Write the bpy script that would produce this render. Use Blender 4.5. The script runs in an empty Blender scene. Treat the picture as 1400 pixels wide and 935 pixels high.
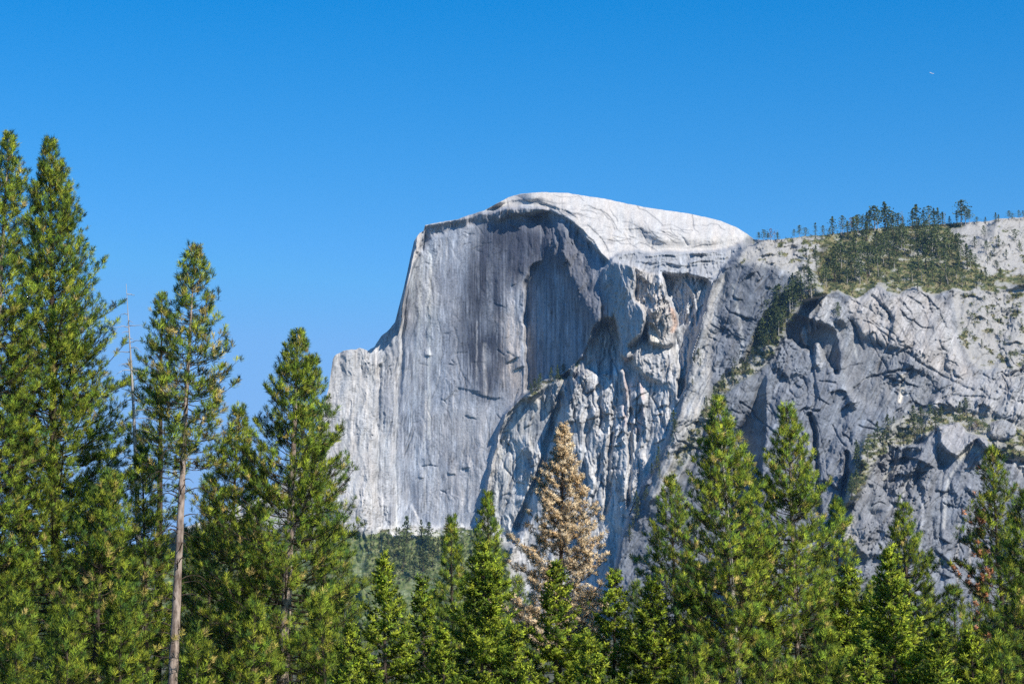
import bpy, math, random
import numpy as np

R = math.radians
sc = bpy.context.scene
col = sc.collection

# ------------------------------------------------------------------ camera
PITCH, FPX, CX, CY = R(12.0), 3080.0, 700.0, 467.5
CAMZ = 1.7
cam_d = bpy.data.cameras.new("camera")
cam = bpy.data.objects.new("camera", cam_d)
col.objects.link(cam)
cam.location = (0, 0, CAMZ)
cam.rotation_euler = (R(90) + PITCH, 0, 0)
cam_d.sensor_width = 36.0
cam_d.lens = FPX / 1400 * 36.0
cam_d.clip_start = 0.5
cam_d.clip_end = 60000
sc.camera = cam

# ------------------------------------------------------------------ light
SUN_AZ, SUN_EL = R(40.0), R(41.0)        # azimuth: to the right of straight-behind-the-camera
sun_vec = np.array([math.cos(SUN_EL) * math.sin(SUN_AZ), -math.cos(SUN_EL) * math.cos(SUN_AZ), math.sin(SUN_EL)])
ld = bpy.data.lights.new("sun", 'SUN')
ld.energy = 5.0
ld.angle = R(0.53)
ld.color = (1.0, 0.945, 0.86)
sun = bpy.data.objects.new("sun", ld)
col.objects.link(sun)
from mathutils import Vector
sun.rotation_euler = Vector((-sun_vec[0], -sun_vec[1], -sun_vec[2])).to_track_quat('-Z', 'Y').to_euler()
sun.location = (300, -200, 400)

w = bpy.data.worlds.new("World")
sc.world = w
w.use_nodes = True
wn, wl = w.node_tree.nodes, w.node_tree.links
bg = wn['Background']
sky = wn.new('ShaderNodeTexSky')
sky.sky_type = 'NISHITA'
sky.sun_disc = False
sky.sun_elevation = SUN_EL
sky.sun_rotation = math.atan2(sun_vec[0], sun_vec[1])
sky.altitude = 1200
sky.air_density = 1.0
sky.dust_density = 0.0
sky.ozone_density = 2.2
hsv = wn.new('ShaderNodeHueSaturation')
hsv.inputs['Saturation'].default_value = 1.35
hsv.inputs['Value'].default_value = 1.6
wl.new(sky.outputs['Color'], hsv.inputs['Color'])
cap = wn.new('ShaderNodeMix')            # keeps the aureole and the horizon from washing out
cap.data_type = 'RGBA'
cap.blend_type = 'DARKEN'
cap.inputs['Factor'].default_value = 1.0
cap.inputs['B'].default_value = (1.6, 4.2, 8.6, 1)
wl.new(hsv.outputs['Color'], cap.inputs['A'])
wtc = wn.new('ShaderNodeTexCoord')
wsep = wn.new('ShaderNodeSeparateXYZ')
wl.new(wtc.outputs['Generated'], wsep.inputs['Vector'])
ramp = wn.new('ShaderNodeValToRGB')         # deeper blue with height, paler towards the horizon
ramp.color_ramp.elements[0].position = 0.15
ramp.color_ramp.elements[0].color = (1.35, 0.97, 0.86, 1)
ramp.color_ramp.elements[1].position = 0.365
ramp.color_ramp.elements[1].color = (0.0, 0.80, 0.93, 1)
wl.new(wsep.outputs['Z'], ramp.inputs['Fac'])
tint = wn.new('ShaderNodeMix')
tint.data_type = 'RGBA'
tint.blend_type = 'MULTIPLY'
tint.inputs['Factor'].default_value = 1.0
wl.new(cap.outputs['Result'], tint.inputs['A'])
wl.new(ramp.outputs['Color'], tint.inputs['B'])
wl.new(tint.outputs['Result'], bg.inputs['Color'])
bg.inputs['Strength'].default_value = 0.10

sc.view_settings.view_transform = 'Standard'
sc.view_settings.look = 'None'
sc.view_settings.gamma = 1
sc.view_settings.use_curve_mapping = False
sc.view_settings.exposure = 0.3
cy = sc.cycles
cy.use_denoising = False
cy.denoiser = 'OPENIMAGEDENOISE'
cy.denoising_input_passes = 'RGB_ALBEDO_NORMAL'
cy.max_bounces = 5
cy.diffuse_bounces = 1
cy.glossy_bounces = 1
cy.transmission_bounces = 3
cy.transparent_max_bounces = 4
cy.volume_bounces = 0
cy.caustics_reflective = False
cy.caustics_refractive = False


# ------------------------------------------------------------------ helpers
def ray(px, py):
    """direction through a pixel of the 1400 wide photograph, scaled so that its world Y is 1"""
    dx = (px - CX) / FPX
    dy = (CY - py) / FPX
    ry = math.cos(PITCH) - dy * math.sin(PITCH)
    rz = math.sin(PITCH) + dy * math.cos(PITCH)
    return dx / ry, rz / ry


def at(px, py, Y):
    a, b = ray(px, py)
    return a * Y, Y, CAMZ + b * Y


def tag(o, label=None, cat=None, group=None, kind=None):
    for k, v in (('label', label), ('category', cat), ('group', group), ('kind', kind)):
        if v:
            o[k] = v
    return o


def empty(name, loc):
    o = bpy.data.objects.new(name, None)
    o.empty_display_size = 1.0
    o.location = loc
    col.objects.link(o)
    return o


def mesh_np(name, verts, faces, mat, parent=None, colors=None, smooth=False, link=True, normals=None):
    """faces: (n,3) or (n,4) array, or a list of such arrays"""
    if not isinstance(faces, list):
        faces = [faces]
    faces = [np.asarray(f, dtype=np.int32) for f in faces if len(f)]
    me = bpy.data.meshes.new(name)
    verts = np.asarray(verts, dtype=np.float32)
    me.vertices.add(len(verts))
    me.vertices.foreach_set('co', verts.ravel())
    nl = sum(f.size for f in faces)
    npoly = sum(len(f) for f in faces)
    me.loops.add(nl)
    me.loops.foreach_set('vertex_index', np.concatenate([f.ravel() for f in faces]))
    tot = np.concatenate([np.full(len(f), f.shape[1], dtype=np.int32) for f in faces])
    start = np.concatenate([[0], np.cumsum(tot)[:-1]]).astype(np.int32)
    me.polygons.add(npoly)
    me.polygons.foreach_set('loop_start', start)
    me.polygons.foreach_set('loop_total', tot)
    if smooth:
        me.polygons.foreach_set('use_smooth', np.ones(npoly, dtype=bool))
    me.update(calc_edges=True)
    if colors is not None:
        at_ = me.color_attributes.new('col', 'FLOAT_COLOR', 'POINT')
        c = np.ones((len(verts), 4), dtype=np.float32)
        c[:, :3] = colors
        at_.data.foreach_set('color', c.ravel())
    if normals is not None:
        me.attributes.new('leaf_normal', 'FLOAT_VECTOR', 'POINT').data.foreach_set('vector', np.asarray(normals, np.float32).ravel())
    for m in (mat if isinstance(mat, (list, tuple)) else [mat]):
        me.materials.append(m)
    o = bpy.data.objects.new(name, me)
    if link:
        col.objects.link(o)
    if parent is not None:
        o.parent = parent
    return o


def hash2(ix, iy, seed):
    h = (ix.astype(np.int64) * 374761393 + iy.astype(np.int64) * 668265263 + seed * 1442695041) & 0xFFFFFFFF
    h = ((h ^ (h >> 13)) * 1274126177) & 0xFFFFFFFF
    h = ((h ^ (h >> 16)) * 2246822519) & 0xFFFFFFFF
    h = h ^ (h >> 15)
    return (h & 0xFFFFFF).astype(np.float32) / np.float32(0xFFFFFF)


def perlin(x, y, seed=0):
    xi, yi = np.floor(x), np.floor(y)
    xf, yf = x - xi, y - yi
    xi, yi = xi.astype(np.int64), yi.astype(np.int64)
    u = xf * xf * xf * (xf * (xf * 6 - 15) + 10)
    v = yf * yf * yf * (yf * (yf * 6 - 15) + 10)

    def g(ox, oy):
        a = hash2(xi + ox, yi + oy, seed) * 6.2831853
        return np.cos(a) * (xf - ox) + np.sin(a) * (yf - oy)
    n0 = g(0, 0) * (1 - u) + g(1, 0) * u
    n1 = g(0, 1) * (1 - u) + g(1, 1) * u
    return (n0 * (1 - v) + n1 * v) * 1.5


def fbm(x, y, seed=0, octv=5, gain=0.5, ridged=False):
    s, a, t = 0, 1.0, 0
    for k in range(octv):
        n = perlin(x * 2 ** k, y * 2 ** k, seed + 17 * k)
        if ridged:
            n = 1 - 2 * np.abs(n)
        s = s + a * n
        t += a
        a *= gain
    return s / t


def worley(x, y, seed=0):
    """F1, F2, per-cell random numbers and offset from the nearest cell point"""
    xi, yi = np.floor(x).astype(np.int64), np.floor(y).astype(np.int64)
    f1 = np.full(x.shape, 9.0, np.float32)
    f2 = np.full(x.shape, 9.0, np.float32)
    cx_, cy_ = np.zeros_like(f1), np.zeros_like(f1)
    ci, cj = np.zeros(x.shape, np.int64), np.zeros(x.shape, np.int64)
    for ox in (-1, 0, 1):
        for oy in (-1, 0, 1):
            a, b = xi + ox, yi + oy
            px = a + hash2(a, b, seed)
            py = b + hash2(a, b, seed + 101)
            d = np.sqrt((x - px) ** 2 + (y - py) ** 2).astype(np.float32)
            near = d < f1
            f2 = np.where(near, f1, np.minimum(f2, d))
            cx_ = np.where(near, x - px, cx_)
            cy_ = np.where(near, y - py, cy_)
            ci = np.where(near, a, ci)
            cj = np.where(near, b, cj)
            f1 = np.where(near, d, f1)
    return f1, f2, ci, cj, cx_, cy_


def box1(a, r, axis):
    if r < 1:
        return a
    n = a.shape[axis]
    pad = [(0, 0), (0, 0)]
    pad[axis] = (r + 1, r)
    c = np.cumsum(np.pad(a, pad, mode='edge'), axis=axis, dtype=np.float64)
    i = np.arange(n)
    return ((np.take(c, i + 2 * r + 1, axis) - np.take(c, i, axis)) / (2 * r + 1)).astype(np.float32)


def blur(a, r):
    r = int(round(r))
    if r < 1:
        return a
    for _ in range(2):
        a = box1(box1(a, r, 0), r, 1)
    return a


# ------------------------------------------------------------------ materials
def new_mat(name):
    m = bpy.data.materials.new(name)
    m.use_nodes = True
    nt = m.node_tree
    return m, nt.nodes, nt.links, nt.nodes['Principled BSDF']


def rock_material():
    m, n, l, p = new_mat('granite')
    a = n.new('ShaderNodeAttribute')
    a.attribute_name = 'col'
    tc = n.new('ShaderNodeTexCoord')
    no = n.new('ShaderNodeTexNoise')
    no.inputs['Scale'].default_value = 0.4
    no.inputs['Detail'].default_value = 6
    no.inputs['Roughness'].default_value = 0.65
    l.new(tc.outputs['Object'], no.inputs['Vector'])
    mr = n.new('ShaderNodeMapRange')
    mr.inputs['From Min'].default_value = 0.25
    mr.inputs['From Max'].default_value = 0.75
    mr.inputs['To Min'].default_value = 0.72
    mr.inputs['To Max'].default_value = 1.28
    l.new(no.outputs['Fac'], mr.inputs['Value'])
    mx = n.new('ShaderNodeMix')
    mx.data_type = 'RGBA'
    mx.blend_type = 'MULTIPLY'
    mx.inputs['Factor'].default_value = 1
    l.new(a.outputs['Color'], mx.inputs['A'])
    l.new(mr.outputs['Result'], mx.inputs['B'])
    l.new(mx.outputs['Result'], p.inputs['Base Color'])
    p.inputs['Roughness'].default_value = 0.9
    p.inputs['Specular IOR Level'].default_value = 0.15
    bp = n.new('ShaderNodeBump')
    bp.inputs['Strength'].default_value = 0.5
    bp.inputs['Distance'].default_value = 1.0
    l.new(no.outputs['Fac'], bp.inputs['Height'])
    l.new(bp.outputs['Normal'], p.inputs['Normal'])
    return m


def foliage_material(name, trans=0.3, spec=0.25, rough=0.5, tufted=True, trans_dim=0.35):
    m, n, l, p = new_mat(name)
    a = n.new('ShaderNodeAttribute')
    a.attribute_name = 'col'
    l.new(a.outputs['Color'], p.inputs['Base Color'])
    p.inputs['Roughness'].default_value = rough
    p.inputs['Specular IOR Level'].default_value = spec
    if tufted:                                   # needles shade as the soft tuft they make up
        an = n.new('ShaderNodeAttribute')
        an.attribute_name = 'leaf_normal'
        l.new(an.outputs['Vector'], p.inputs['Normal'])
    t = n.new('ShaderNodeBsdfTranslucent')
    tc = n.new('ShaderNodeMix')
    tc.data_type = 'RGBA'
    tc.inputs['Factor'].default_value = trans_dim if tufted else 0.0
    tc.inputs['B'].default_value = (0, 0, 0, 1)
    l.new(a.outputs['Color'], tc.inputs['A'])
    l.new(tc.outputs['Result'], t.inputs['Color'])
    if tufted:
        ng = n.new('ShaderNodeVectorMath')
        ng.operation = 'SCALE'
        ng.inputs['Scale'].default_value = -1.0
        l.new(an.outputs['Vector'], ng.inputs[0])
        l.new(ng.outputs['Vector'], t.inputs['Normal'])
        ms = n.new('ShaderNodeAddShader')        # a needle lets through about as much as it reflects
        l.new(p.outputs['BSDF'], ms.inputs[0])
        l.new(t.outputs['BSDF'], ms.inputs[1])
    else:
        ms = n.new('ShaderNodeMixShader')
        ms.inputs['Fac'].default_value = trans
        l.new(p.outputs['BSDF'], ms.inputs[1])
        l.new(t.outputs['BSDF'], ms.inputs[2])
    l.new(ms.outputs['Shader'], n['Material Output'].inputs['Surface'])
    return m


def bark_material(name, c1, c2, scale=3.0):
    m, n, l, p = new_mat(name)
    tc = n.new('ShaderNodeTexCoord')
    mp = n.new('ShaderNodeMapping')
    mp.inputs['Scale'].default_value = (scale, scale, scale * 0.25)
    l.new(tc.outputs['Object'], mp.inputs['Vector'])
    no = n.new('ShaderNodeTexNoise')
    no.inputs['Scale'].default_value = 1.0
    no.inputs['Detail'].default_value = 6
    no.inputs['Roughness'].default_value = 0.7
    l.new(mp.outputs['Vector'], no.inputs['Vector'])
    cr = n.new('ShaderNodeValToRGB')
    cr.color_ramp.elements[0].position = 0.38
    cr.color_ramp.elements[0].color = (*c1, 1)
    cr.color_ramp.elements[1].position = 0.62
    cr.color_ramp.elements[1].color = (*c2, 1)
    l.new(no.outputs['Fac'], cr.inputs['Fac'])
    l.new(cr.outputs['Color'], p.inputs['Base Color'])
    p.inputs['Roughness'].default_value = 0.95
    p.inputs['Specular IOR Level'].default_value = 0.1
    bp = n.new('ShaderNodeBump')
    bp.inputs['Strength'].default_value = 0.8
    bp.inputs['Distance'].default_value = 0.05
    l.new(no.outputs['Fac'], bp.inputs['Height'])
    l.new(bp.outputs['Normal'], p.inputs['Normal'])
    return m


M_ROCK = rock_material()
M_NEEDLE = foliage_material('pine_needles', 0.25, 0.07)
M_SPRAY = foliage_material('cedar_sprays', 0.28, 0.08)
M_DEADNEEDLE = foliage_material('dry_needles', 0.3, 0.1)
M_FARLEAF = foliage_material('far_foliage', 0.2, 0.1, 0.8, False)
M_BARK_DARK = bark_material('bark_brown', (0.04, 0.03, 0.024), (0.11, 0.085, 0.065))
M_BARK_PALE = bark_material('bark_pale', (0.13, 0.095, 0.075), (0.46, 0.37, 0.31), 5.0)
M_BARK_GREY = bark_material('bark_grey', (0.28, 0.25, 0.22), (0.50, 0.46, 0.41))
# ------------------------------------------------------------------ the mountain
# One continuous rock surface. Facets are planes with their own real distance (metres) and tilt;
# noise adds flutes, blocks, ledges and cracks in metres of relief.
SKYLINE = [(-80, 770), (100, 765), (200, 740), (290, 708), (380, 668), (430, 600), (449, 532), (455, 491), (457, 487), (470, 479), (492, 476), (503, 480), (512, 473), (522, 459), (534, 449),
           (540, 440), (550, 402), (557, 372), (561, 352), (566, 330), (573, 320), (579, 316), (581, 308), (600, 304),
           (625, 300), (645, 293), (662, 288), (680, 278), (695, 270), (712, 265), (740, 263), (775, 264), (800, 268),
           (828, 272), (850, 277), (880, 283), (905, 287), (935, 291), (960, 296), (985, 302), (1005, 310), (1022, 320),
           (1030, 327), (1045, 328), (1070, 327), (1100, 323), (1130, 321), (1165, 316), (1200, 312), (1240, 309),
           (1280, 307), (1320, 304), (1345, 303), (1370, 299), (1400, 297), (1440, 296), (1500, 300)]
BOTTOM = 900.0
NR = 610
sx_ = np.array([p[0] for p in SKYLINE], float)
sy_ = np.array([p[1] for p in SKYLINE], float)
xs = np.concatenate([np.linspace(-80, 444, 105), np.linspace(448, 1494, 1047)]).astype(np.float32)
NX = len(xs)
top = np.interp(xs, sx_, sy_)
rag = np.where(xs < 575, 2.2, np.where(xs < 1024, 0.7, 1.6))
top = top + rag * fbm(xs / 9.0, xs * 0 + 3.3, 5, 4)
tt = np.linspace(0, 1, NR)
PX = np.repeat(xs[None, :], NR, 0)
PY = (top[None, :] + (BOTTOM - top[None, :]) * tt[:, None]).astype(np.float32)

def chisel(x, y, seed):
    """continuous piecewise flat relief: random heights on a triangle lattice"""
    sk = (x + y) * 0.36602540
    i, j = np.floor(x + sk), np.floor(y + sk)
    un = (i + j) * 0.21132487
    x0, y0 = x - i + un, y - j + un
    low = x0 > y0
    i1, j1 = np.where(low, 1, 0), np.where(low, 0, 1)
    i, j = i.astype(np.int64), j.astype(np.int64)
    a, b = np.where(low, x0, y0), np.where(low, y0, x0)          # barycentric in the simplex
    # weights from skewed fractions
    u, v = x0 + (x0 + y0) * 0.36602540, y0 + (x0 + y0) * 0.36602540
    hi, lo = np.maximum(u, v), np.minimum(u, v)
    h0, h1, h2 = hash2(i, j, seed), hash2(i + i1, j + j1, seed), hash2(i + 1, j + 1, seed)
    return ((1 - hi) * h0 + (hi - lo) * h1 + lo * h2) * 2 - 1


SX, SY = fbm(PX / 34, PY / 34, 11, 5), fbm(PX / 34, PY / 34, 12, 5)      # soft wander
WX = 0.45 * SX + 0.35 * chisel(PX / 26, PY / 40, 13) + 0.25 * chisel(PX / 11, PY / 16, 14) + 0.12 * chisel(PX / 5, PY / 6, 15)
WY = 0.45 * SY + 0.35 * chisel(PX / 24, PY / 30, 16) + 0.25 * chisel(PX / 10, PY / 13, 17) + 0.12 * chisel(PX / 4, PY / 6, 18)
WX, WY = (1.25 * WX).astype(np.float32), (1.25 * WY).astype(np.float32)
MPP = 1.33            # metres per photo pixel at the dome


def inside(poly, warp=5.0):
    x, y = PX + warp * WX, PY + warp * WY
    m = np.zeros(PX.shape, bool)
    n = len(poly)
    for i in range(n):
        (x1, y1), (x2, y2) = poly[i], poly[(i + 1) % n]
        if y1 == y2:
            continue
        c = ((y1 > y) != (y2 > y)) & (x < (x2 - x1) * (y - y1) / (y2 - y1) + x1)
        m ^= c
    return m


D = np.zeros(PX.shape, np.float32)
AMP = {k: np.zeros(PX.shape, np.float32) for k in ('flute', 'block', 'fbm', 'ledge', 'crack')}
ALB = np.zeros(PX.shape + (3,), np.float32)
VEG = np.zeros(PX.shape, np.float32)


def depth_at(x, y):
    i = int(np.clip(np.searchsorted(xs, x), 0, NX - 1))
    j = int(np.clip(np.searchsorted(PY[:, i], y), 0, NR - 1))
    return float(D[j, i])


def point_on(x, y):
    """world point of the rock under a photo pixel"""
    return at(x, y, depth_at(x, y))


def facet(poly, anchor, sx, sz, d=None, rel=0.0, feather=2, warp=5.0, alb=None, veg=None, **amps):
    """plane through the anchor pixel at distance d (or existing distance + rel), sx / sz = how far it
    recedes per metre to the right / upward"""
    if d is None:
        d = depth_at(*anchor) + rel
    plane = d + MPP * (sx * (PX - anchor[0]) + sz * (anchor[1] - PY))
    a = np.ones(PX.shape, np.float32) if poly is None else blur(inside(poly, warp).astype(np.float32), feather)
    D[:] = D * (1 - a) + plane * a
    for k, v in amps.items():
        AMP[k][:] = AMP[k] * (1 - a) + v * a
    if alb is not None:
        ALB[:] = ALB * (1 - a[..., None]) + np.array(alb, np.float32) * a[..., None]
    if veg is not None:
        VEG[:] = VEG * (1 - a) + veg * a


def bump_(poly, rel, feather=3, warp=5.0):
    """push a patch of rock out of (negative) or into the wall"""
    a = blur(inside(poly, warp).astype(np.float32), feather)
    D[:] += rel * a


def paint(poly, c, alpha=1.0, feather=4, warp=6.0, mod=None):
    a = blur(inside(poly, warp).astype(np.float32), feather) * alpha
    if mod is not None:
        a = a * mod
    ALB[:] = ALB * (1 - a[..., None]) + np.array(c, np.float32) * a[..., None]


def window(pts, pad):
    x0, x1 = min(p[0] for p in pts) - pad, max(p[0] for p in pts) + pad
    y0, y1 = min(p[1] for p in pts) - pad, max(p[1] for p in pts) + pad
    c0, c1 = int(np.searchsorted(xs, x0)), int(np.searchsorted(xs, x1))
    c1 = max(c1, c0 + 1)
    sub = PY[:, c0:c1]
    r = np.where(((sub > y0) & (sub < y1)).any(1))[0]
    if len(r) == 0:
        return slice(0, 0), slice(c0, c1)
    return slice(r[0], r[-1] + 1), slice(c0, c1)


def line_dist(pts, w_, warp=2.0):
    x, y = PX[w_] + warp * WX[w_], PY[w_] + warp * WY[w_]
    best = np.full(x.shape, 1e6, np.float32)
    for (x1, y1), (x2, y2) in zip(pts[:-1], pts[1:]):
        vx, vy = x2 - x1, y2 - y1
        t = np.clip(((x - x1) * vx + (y - y1) * vy) / (vx * vx + vy * vy + 1e-9), 0, 1)
        best = np.minimum(best, np.hypot(x - x1 - t * vx, y - y1 - t * vy))
    return best


def streak(pts, width, c, alpha=0.9, warp=2.0):
    w_ = window(pts, width * 2 + 3 * warp)
    a = (np.clip(1.3 - line_dist(pts, w_, warp) / width, 0, 1) * alpha)[..., None]
    ALB[w_] = ALB[w_] * (1 - a) + np.array(c, np.float32) * a


def groove(pts, width, depth, warp=3.0):
    """a crack, gully (depth > 0) or rib (depth < 0) in metres along a line"""
    w_ = window(pts, width * 2 + 3 * warp)
    D[w_] += depth * np.clip(1.2 - line_dist(pts, w_, warp) / width, 0, 1)


def step(pts, h, reach, warp=4.0):
    """an overhanging ledge: rock above the line stands h metres proud, fading over reach px"""
    pts = sorted(pts)
    w_ = window(pts, abs(reach) + 3 * warp + 4)
    x, y = PX[w_] + warp * WX[w_], PY[w_] + warp * WY[w_]
    lx = np.array([p[0] for p in pts], float)
    ly = np.array([p[1] for p in pts], float)
    up = np.interp(x, lx, ly) - y
    e = min(8.0, 0.3 * (lx[-1] - lx[0]) + 0.1)
    ends = np.clip((x - lx[0]) / e, 0, 1) * np.clip((lx[-1] - x) / e, 0, 1)
    D[w_] -= h * ends * np.where(up > 0, np.clip(1 - up / reach, 0, 1), 0)


def in_poly(x, y, poly):
    c = False
    for i in range(len(poly)):
        (ax_, ay_), (bx_, by_) = poly[i], poly[(i + 1) % len(poly)]
        if (ay_ > y) != (by_ > y) and x < (bx_ - ax_) * (y - ay_) / (by_ - ay_) + ax_:
            c = not c
    return c


crng = np.random.default_rng(2024)
CRACKS = []


def cracks(poly, n, ang, jit, l0, l1, depth, width, ledge=0.0):
    """a family of joints: n jagged lines about the direction ang (degrees, 90 = upright)"""
    x0, x1 = min(p[0] for p in poly), max(p[0] for p in poly)
    y0, y1 = min(p[1] for p in poly), max(p[1] for p in poly)
    k = 0
    while k < n:
        x, y = crng.uniform(x0, x1), crng.uniform(y0, y1)
        if not in_poly(x, y, poly):
            continue
        k += 1
        a = R(ang + crng.normal() * jit)
        L = crng.uniform(l0, l1) * crng.uniform(0.4, 1)
        pts = [(x, y)]
        for q in range(int(crng.integers(3, 7))):
            b = a + crng.normal() * 0.28
            sl = L / 4 * crng.uniform(.5, 1.5)
            x, y = x + math.cos(b) * sl, y - math.sin(b) * sl
            pts.append((x, y))
        wd = width * crng.uniform(.7, 1.4)
        dp = depth * crng.uniform(.5, 1.5)
        groove(pts, wd, dp, 1.5)
        if ledge and crng.random() < .6 and abs(pts[-1][0] - pts[0][0]) > 6:
            step(pts, ledge * crng.uniform(.4, 1.3), crng.uniform(8, 26), 1.5)
        CRACKS.append((pts, wd))


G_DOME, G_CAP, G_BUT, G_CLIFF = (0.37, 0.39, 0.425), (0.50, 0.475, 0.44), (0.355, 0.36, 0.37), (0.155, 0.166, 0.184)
G_WARM = (0.35, 0.33, 0.31)


# --- the great dome -------------------------------------------------
facet(None, (640, 500), -0.40, 0.12, d=4000, alb=G_DOME, flute=0.16, block=0.20, fbm=0.30, ledge=0.0, crack=0.5)
# buttress left of the face, and the pale notch at the far left
facet([(-200, 900), (-200, 440), (560, 380), (550, 480), (543, 560), (541, 650), (538, 900)], (541, 560), -0.20, 0.18, rel=-5,
      feather=3, alb=(0.38, 0.38, 0.38), flute=0.5, block=0.5, fbm=0.9, crack=0.8)
facet([(-200, 900), (-200, 440), (530, 430), (522, 520), (516, 640), (513, 900)], (516, 560), -0.05, 0.30, rel=-4, feather=4,
      alb=(0.42, 0.41, 0.395), flute=0.3, block=0.7, fbm=1.2, crack=0.8)
facet([(556, 380), (570, 318), (582, 316), (578, 335), (562, 372), (552, 430), (548, 440)], (572, 330), 0.2, 0.7, rel=-8,
      feather=2, alb=(0.45, 0.42, 0.39), block=1.0, fbm=1.5, flute=0.2)
groove([(556, 400), (549, 470), (547, 540)], 3, 5)
groove([(519, 500), (517, 600), (516, 720)], 3, 7)
groove([(544, 500), (541, 620), (539, 730)], 3, 6)
# recessed, left-facing wall in shade, its colour darkened to deepen that shade
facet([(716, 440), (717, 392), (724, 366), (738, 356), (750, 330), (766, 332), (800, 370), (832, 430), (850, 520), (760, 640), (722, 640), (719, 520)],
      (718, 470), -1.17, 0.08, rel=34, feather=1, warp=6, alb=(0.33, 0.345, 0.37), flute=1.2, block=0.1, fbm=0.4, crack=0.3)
# shoulder rolling over from the cap to the shaded wall
facet([(722, 286), (748, 284), (790, 312), (815, 335), (836, 372), (836, 470), (822, 490), (806, 440), (784, 385), (752, 340)],
      (770, 330), -0.80, 0.62, rel=-3, feather=7, warp=9, alb=(0.30, 0.31, 0.33), flute=0.7, block=1.3, fbm=1.6, crack=0.6)
# dark band of overhang under the visor
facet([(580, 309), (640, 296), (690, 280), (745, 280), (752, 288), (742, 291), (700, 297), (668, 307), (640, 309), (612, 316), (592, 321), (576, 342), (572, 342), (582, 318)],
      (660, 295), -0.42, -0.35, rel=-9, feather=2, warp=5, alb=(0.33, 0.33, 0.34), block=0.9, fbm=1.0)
# bright cap
CAP = [(560, 200), (1040, 200), (1040, 352), (850, 352), (838, 362), (826, 352), (812, 338), (800, 322), (784, 306), (764, 290), (744, 282), (712, 283), (690, 283), (672, 287), (655, 292), (620, 301), (581, 309), (575, 300)]
facet(CAP, (770, 290), -0.45, 1.25, rel=-1, feather=1, warp=5, alb=G_CAP, flute=0.0, block=0.22, fbm=0.5, ledge=0.35, crack=0.2)
facet([(776, 200), (1045, 200), (1045, 352), (850, 352), (838, 362), (826, 352), (812, 338), (800, 322), (784, 306)], (788, 302), 0.22, 1.25, feather=5, warp=2)
facet([(690, 200), (1045, 200), (1045, 330), (900, 330), (860, 300), (800, 276), (720, 272)], (800, 276), 0.3, 2.2, feather=9, warp=2)
facet([(560, 200), (690, 200), (690, 277), (640, 300), (581, 309)], (640, 296), -0.6, 0.7, feather=2, warp=2)
for pts, h, rc in (([(752, 287), (780, 302), (800, 318), (812, 330), (824, 350)], 9, 26),
                   ([(800, 305), (815, 318), (826, 330), (836, 352)], 6, 20),
                   ([(735, 274), (755, 282), (775, 288), (795, 304)], 5, 14),
                   ([(815, 306), (850, 314), (880, 312)], 3, 12), ([(826, 330), (845, 322), (860, 320)], 4, 14),
                   ([(655, 285), (700, 275), (738, 273)], 4, 8)):
    step(pts, h, rc, 2.5)
cracks([(720, 275), (800, 275), (1000, 315), (980, 340), (870, 345), (820, 325)], 26, 168, 9, 20, 70, 1.6, 0.8, 3)
cracks([(800, 285), (1000, 318), (980, 340), (870, 345)], 16, 140, 12, 14, 50, 1.4, 0.8, 2)
groove([(890, 345), (892, 330), (905, 318), (925, 318), (940, 335)], 1.6, 3.5)
# flakes and overlaps on the face
for pts, h, rc in (([(690, 497), (705, 490), (712, 488)], 6, 30), ([(700, 507), (722, 500)], 6, 26), ([(640, 533), (660, 541), (690, 545)], 3, 40),
                   ([(600, 555), (625, 530), (660, 536)], 2, 40), ([(610, 646), (625, 648)], 4, 20), ([(628, 642), (646, 638)], 4, 20),
                   ([(550, 706), (562, 690), (575, 712)], -5, 40), ([(696, 292), (716, 294), (730, 290)], 8, 14),
                   ([(702, 300), (720, 303), (738, 300)], 6, 10), ([(690, 305), (712, 316)], 5, 8), ([(580, 486), (590, 487)], 4, 10)):
    step(pts, h, rc, 3)
groove([(716, 400), (717, 470), (716, 520), (714, 560)], 2, -4)

# --- the ribbed buttress below the dome -----------------------------
BUT = [(690, 566), (720, 537), (748, 520), (776, 506), (798, 482), (820, 470), (821, 400), (823, 372), (833, 350), (852, 349), (1045, 340),
       (1045, 900), (620, 900), (655, 716), (668, 656)]
facet(BUT, (880, 450), -0.40, 0.16, d=3816, feather=1, warp=3, alb=G_BUT, flute=0.6, block=1.4, fbm=1.6, crack=1.0)
# left pale rib with its grassy crest
facet([(690, 566), (720, 537), (748, 520), (776, 506), (800, 480), (790, 540), (745, 660), (712, 740), (640, 760), (655, 716), (668, 656)],
      (668, 690), -0.50, 0.10, d=3948, feather=2, warp=5, alb=(0.39, 0.385, 0.37), flute=0.9, block=0.9, fbm=0.7, crack=0.8)
facet([(716, 540), (748, 520), (778, 505), (798, 486), (792, 500), (772, 520), (748, 530), (722, 546)], (750, 524), -0.5, 1.8, rel=-2, feather=2,
      alb=(0.16, 0.18, 0.08), veg=0.7)
# main pale face right of the dark slot
MAINF = [(772, 518), (786, 500), (796, 480), (808, 461), (824, 437), (843, 437), (850, 490), (856, 470), (866, 478), (884, 510), (905, 520), (922, 512), (934, 530), (926, 560), (905, 610), (880, 660),
         (855, 710), (835, 800), (690, 800), (712, 712), (738, 650), (758, 580)]
facet(MAINF, (740, 640), -0.50, 0.12, d=3868, feather=2, warp=6, alb=(0.43, 0.425, 0.415), flute=0.9, block=1.05, fbm=0.8, crack=1.4)
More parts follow.
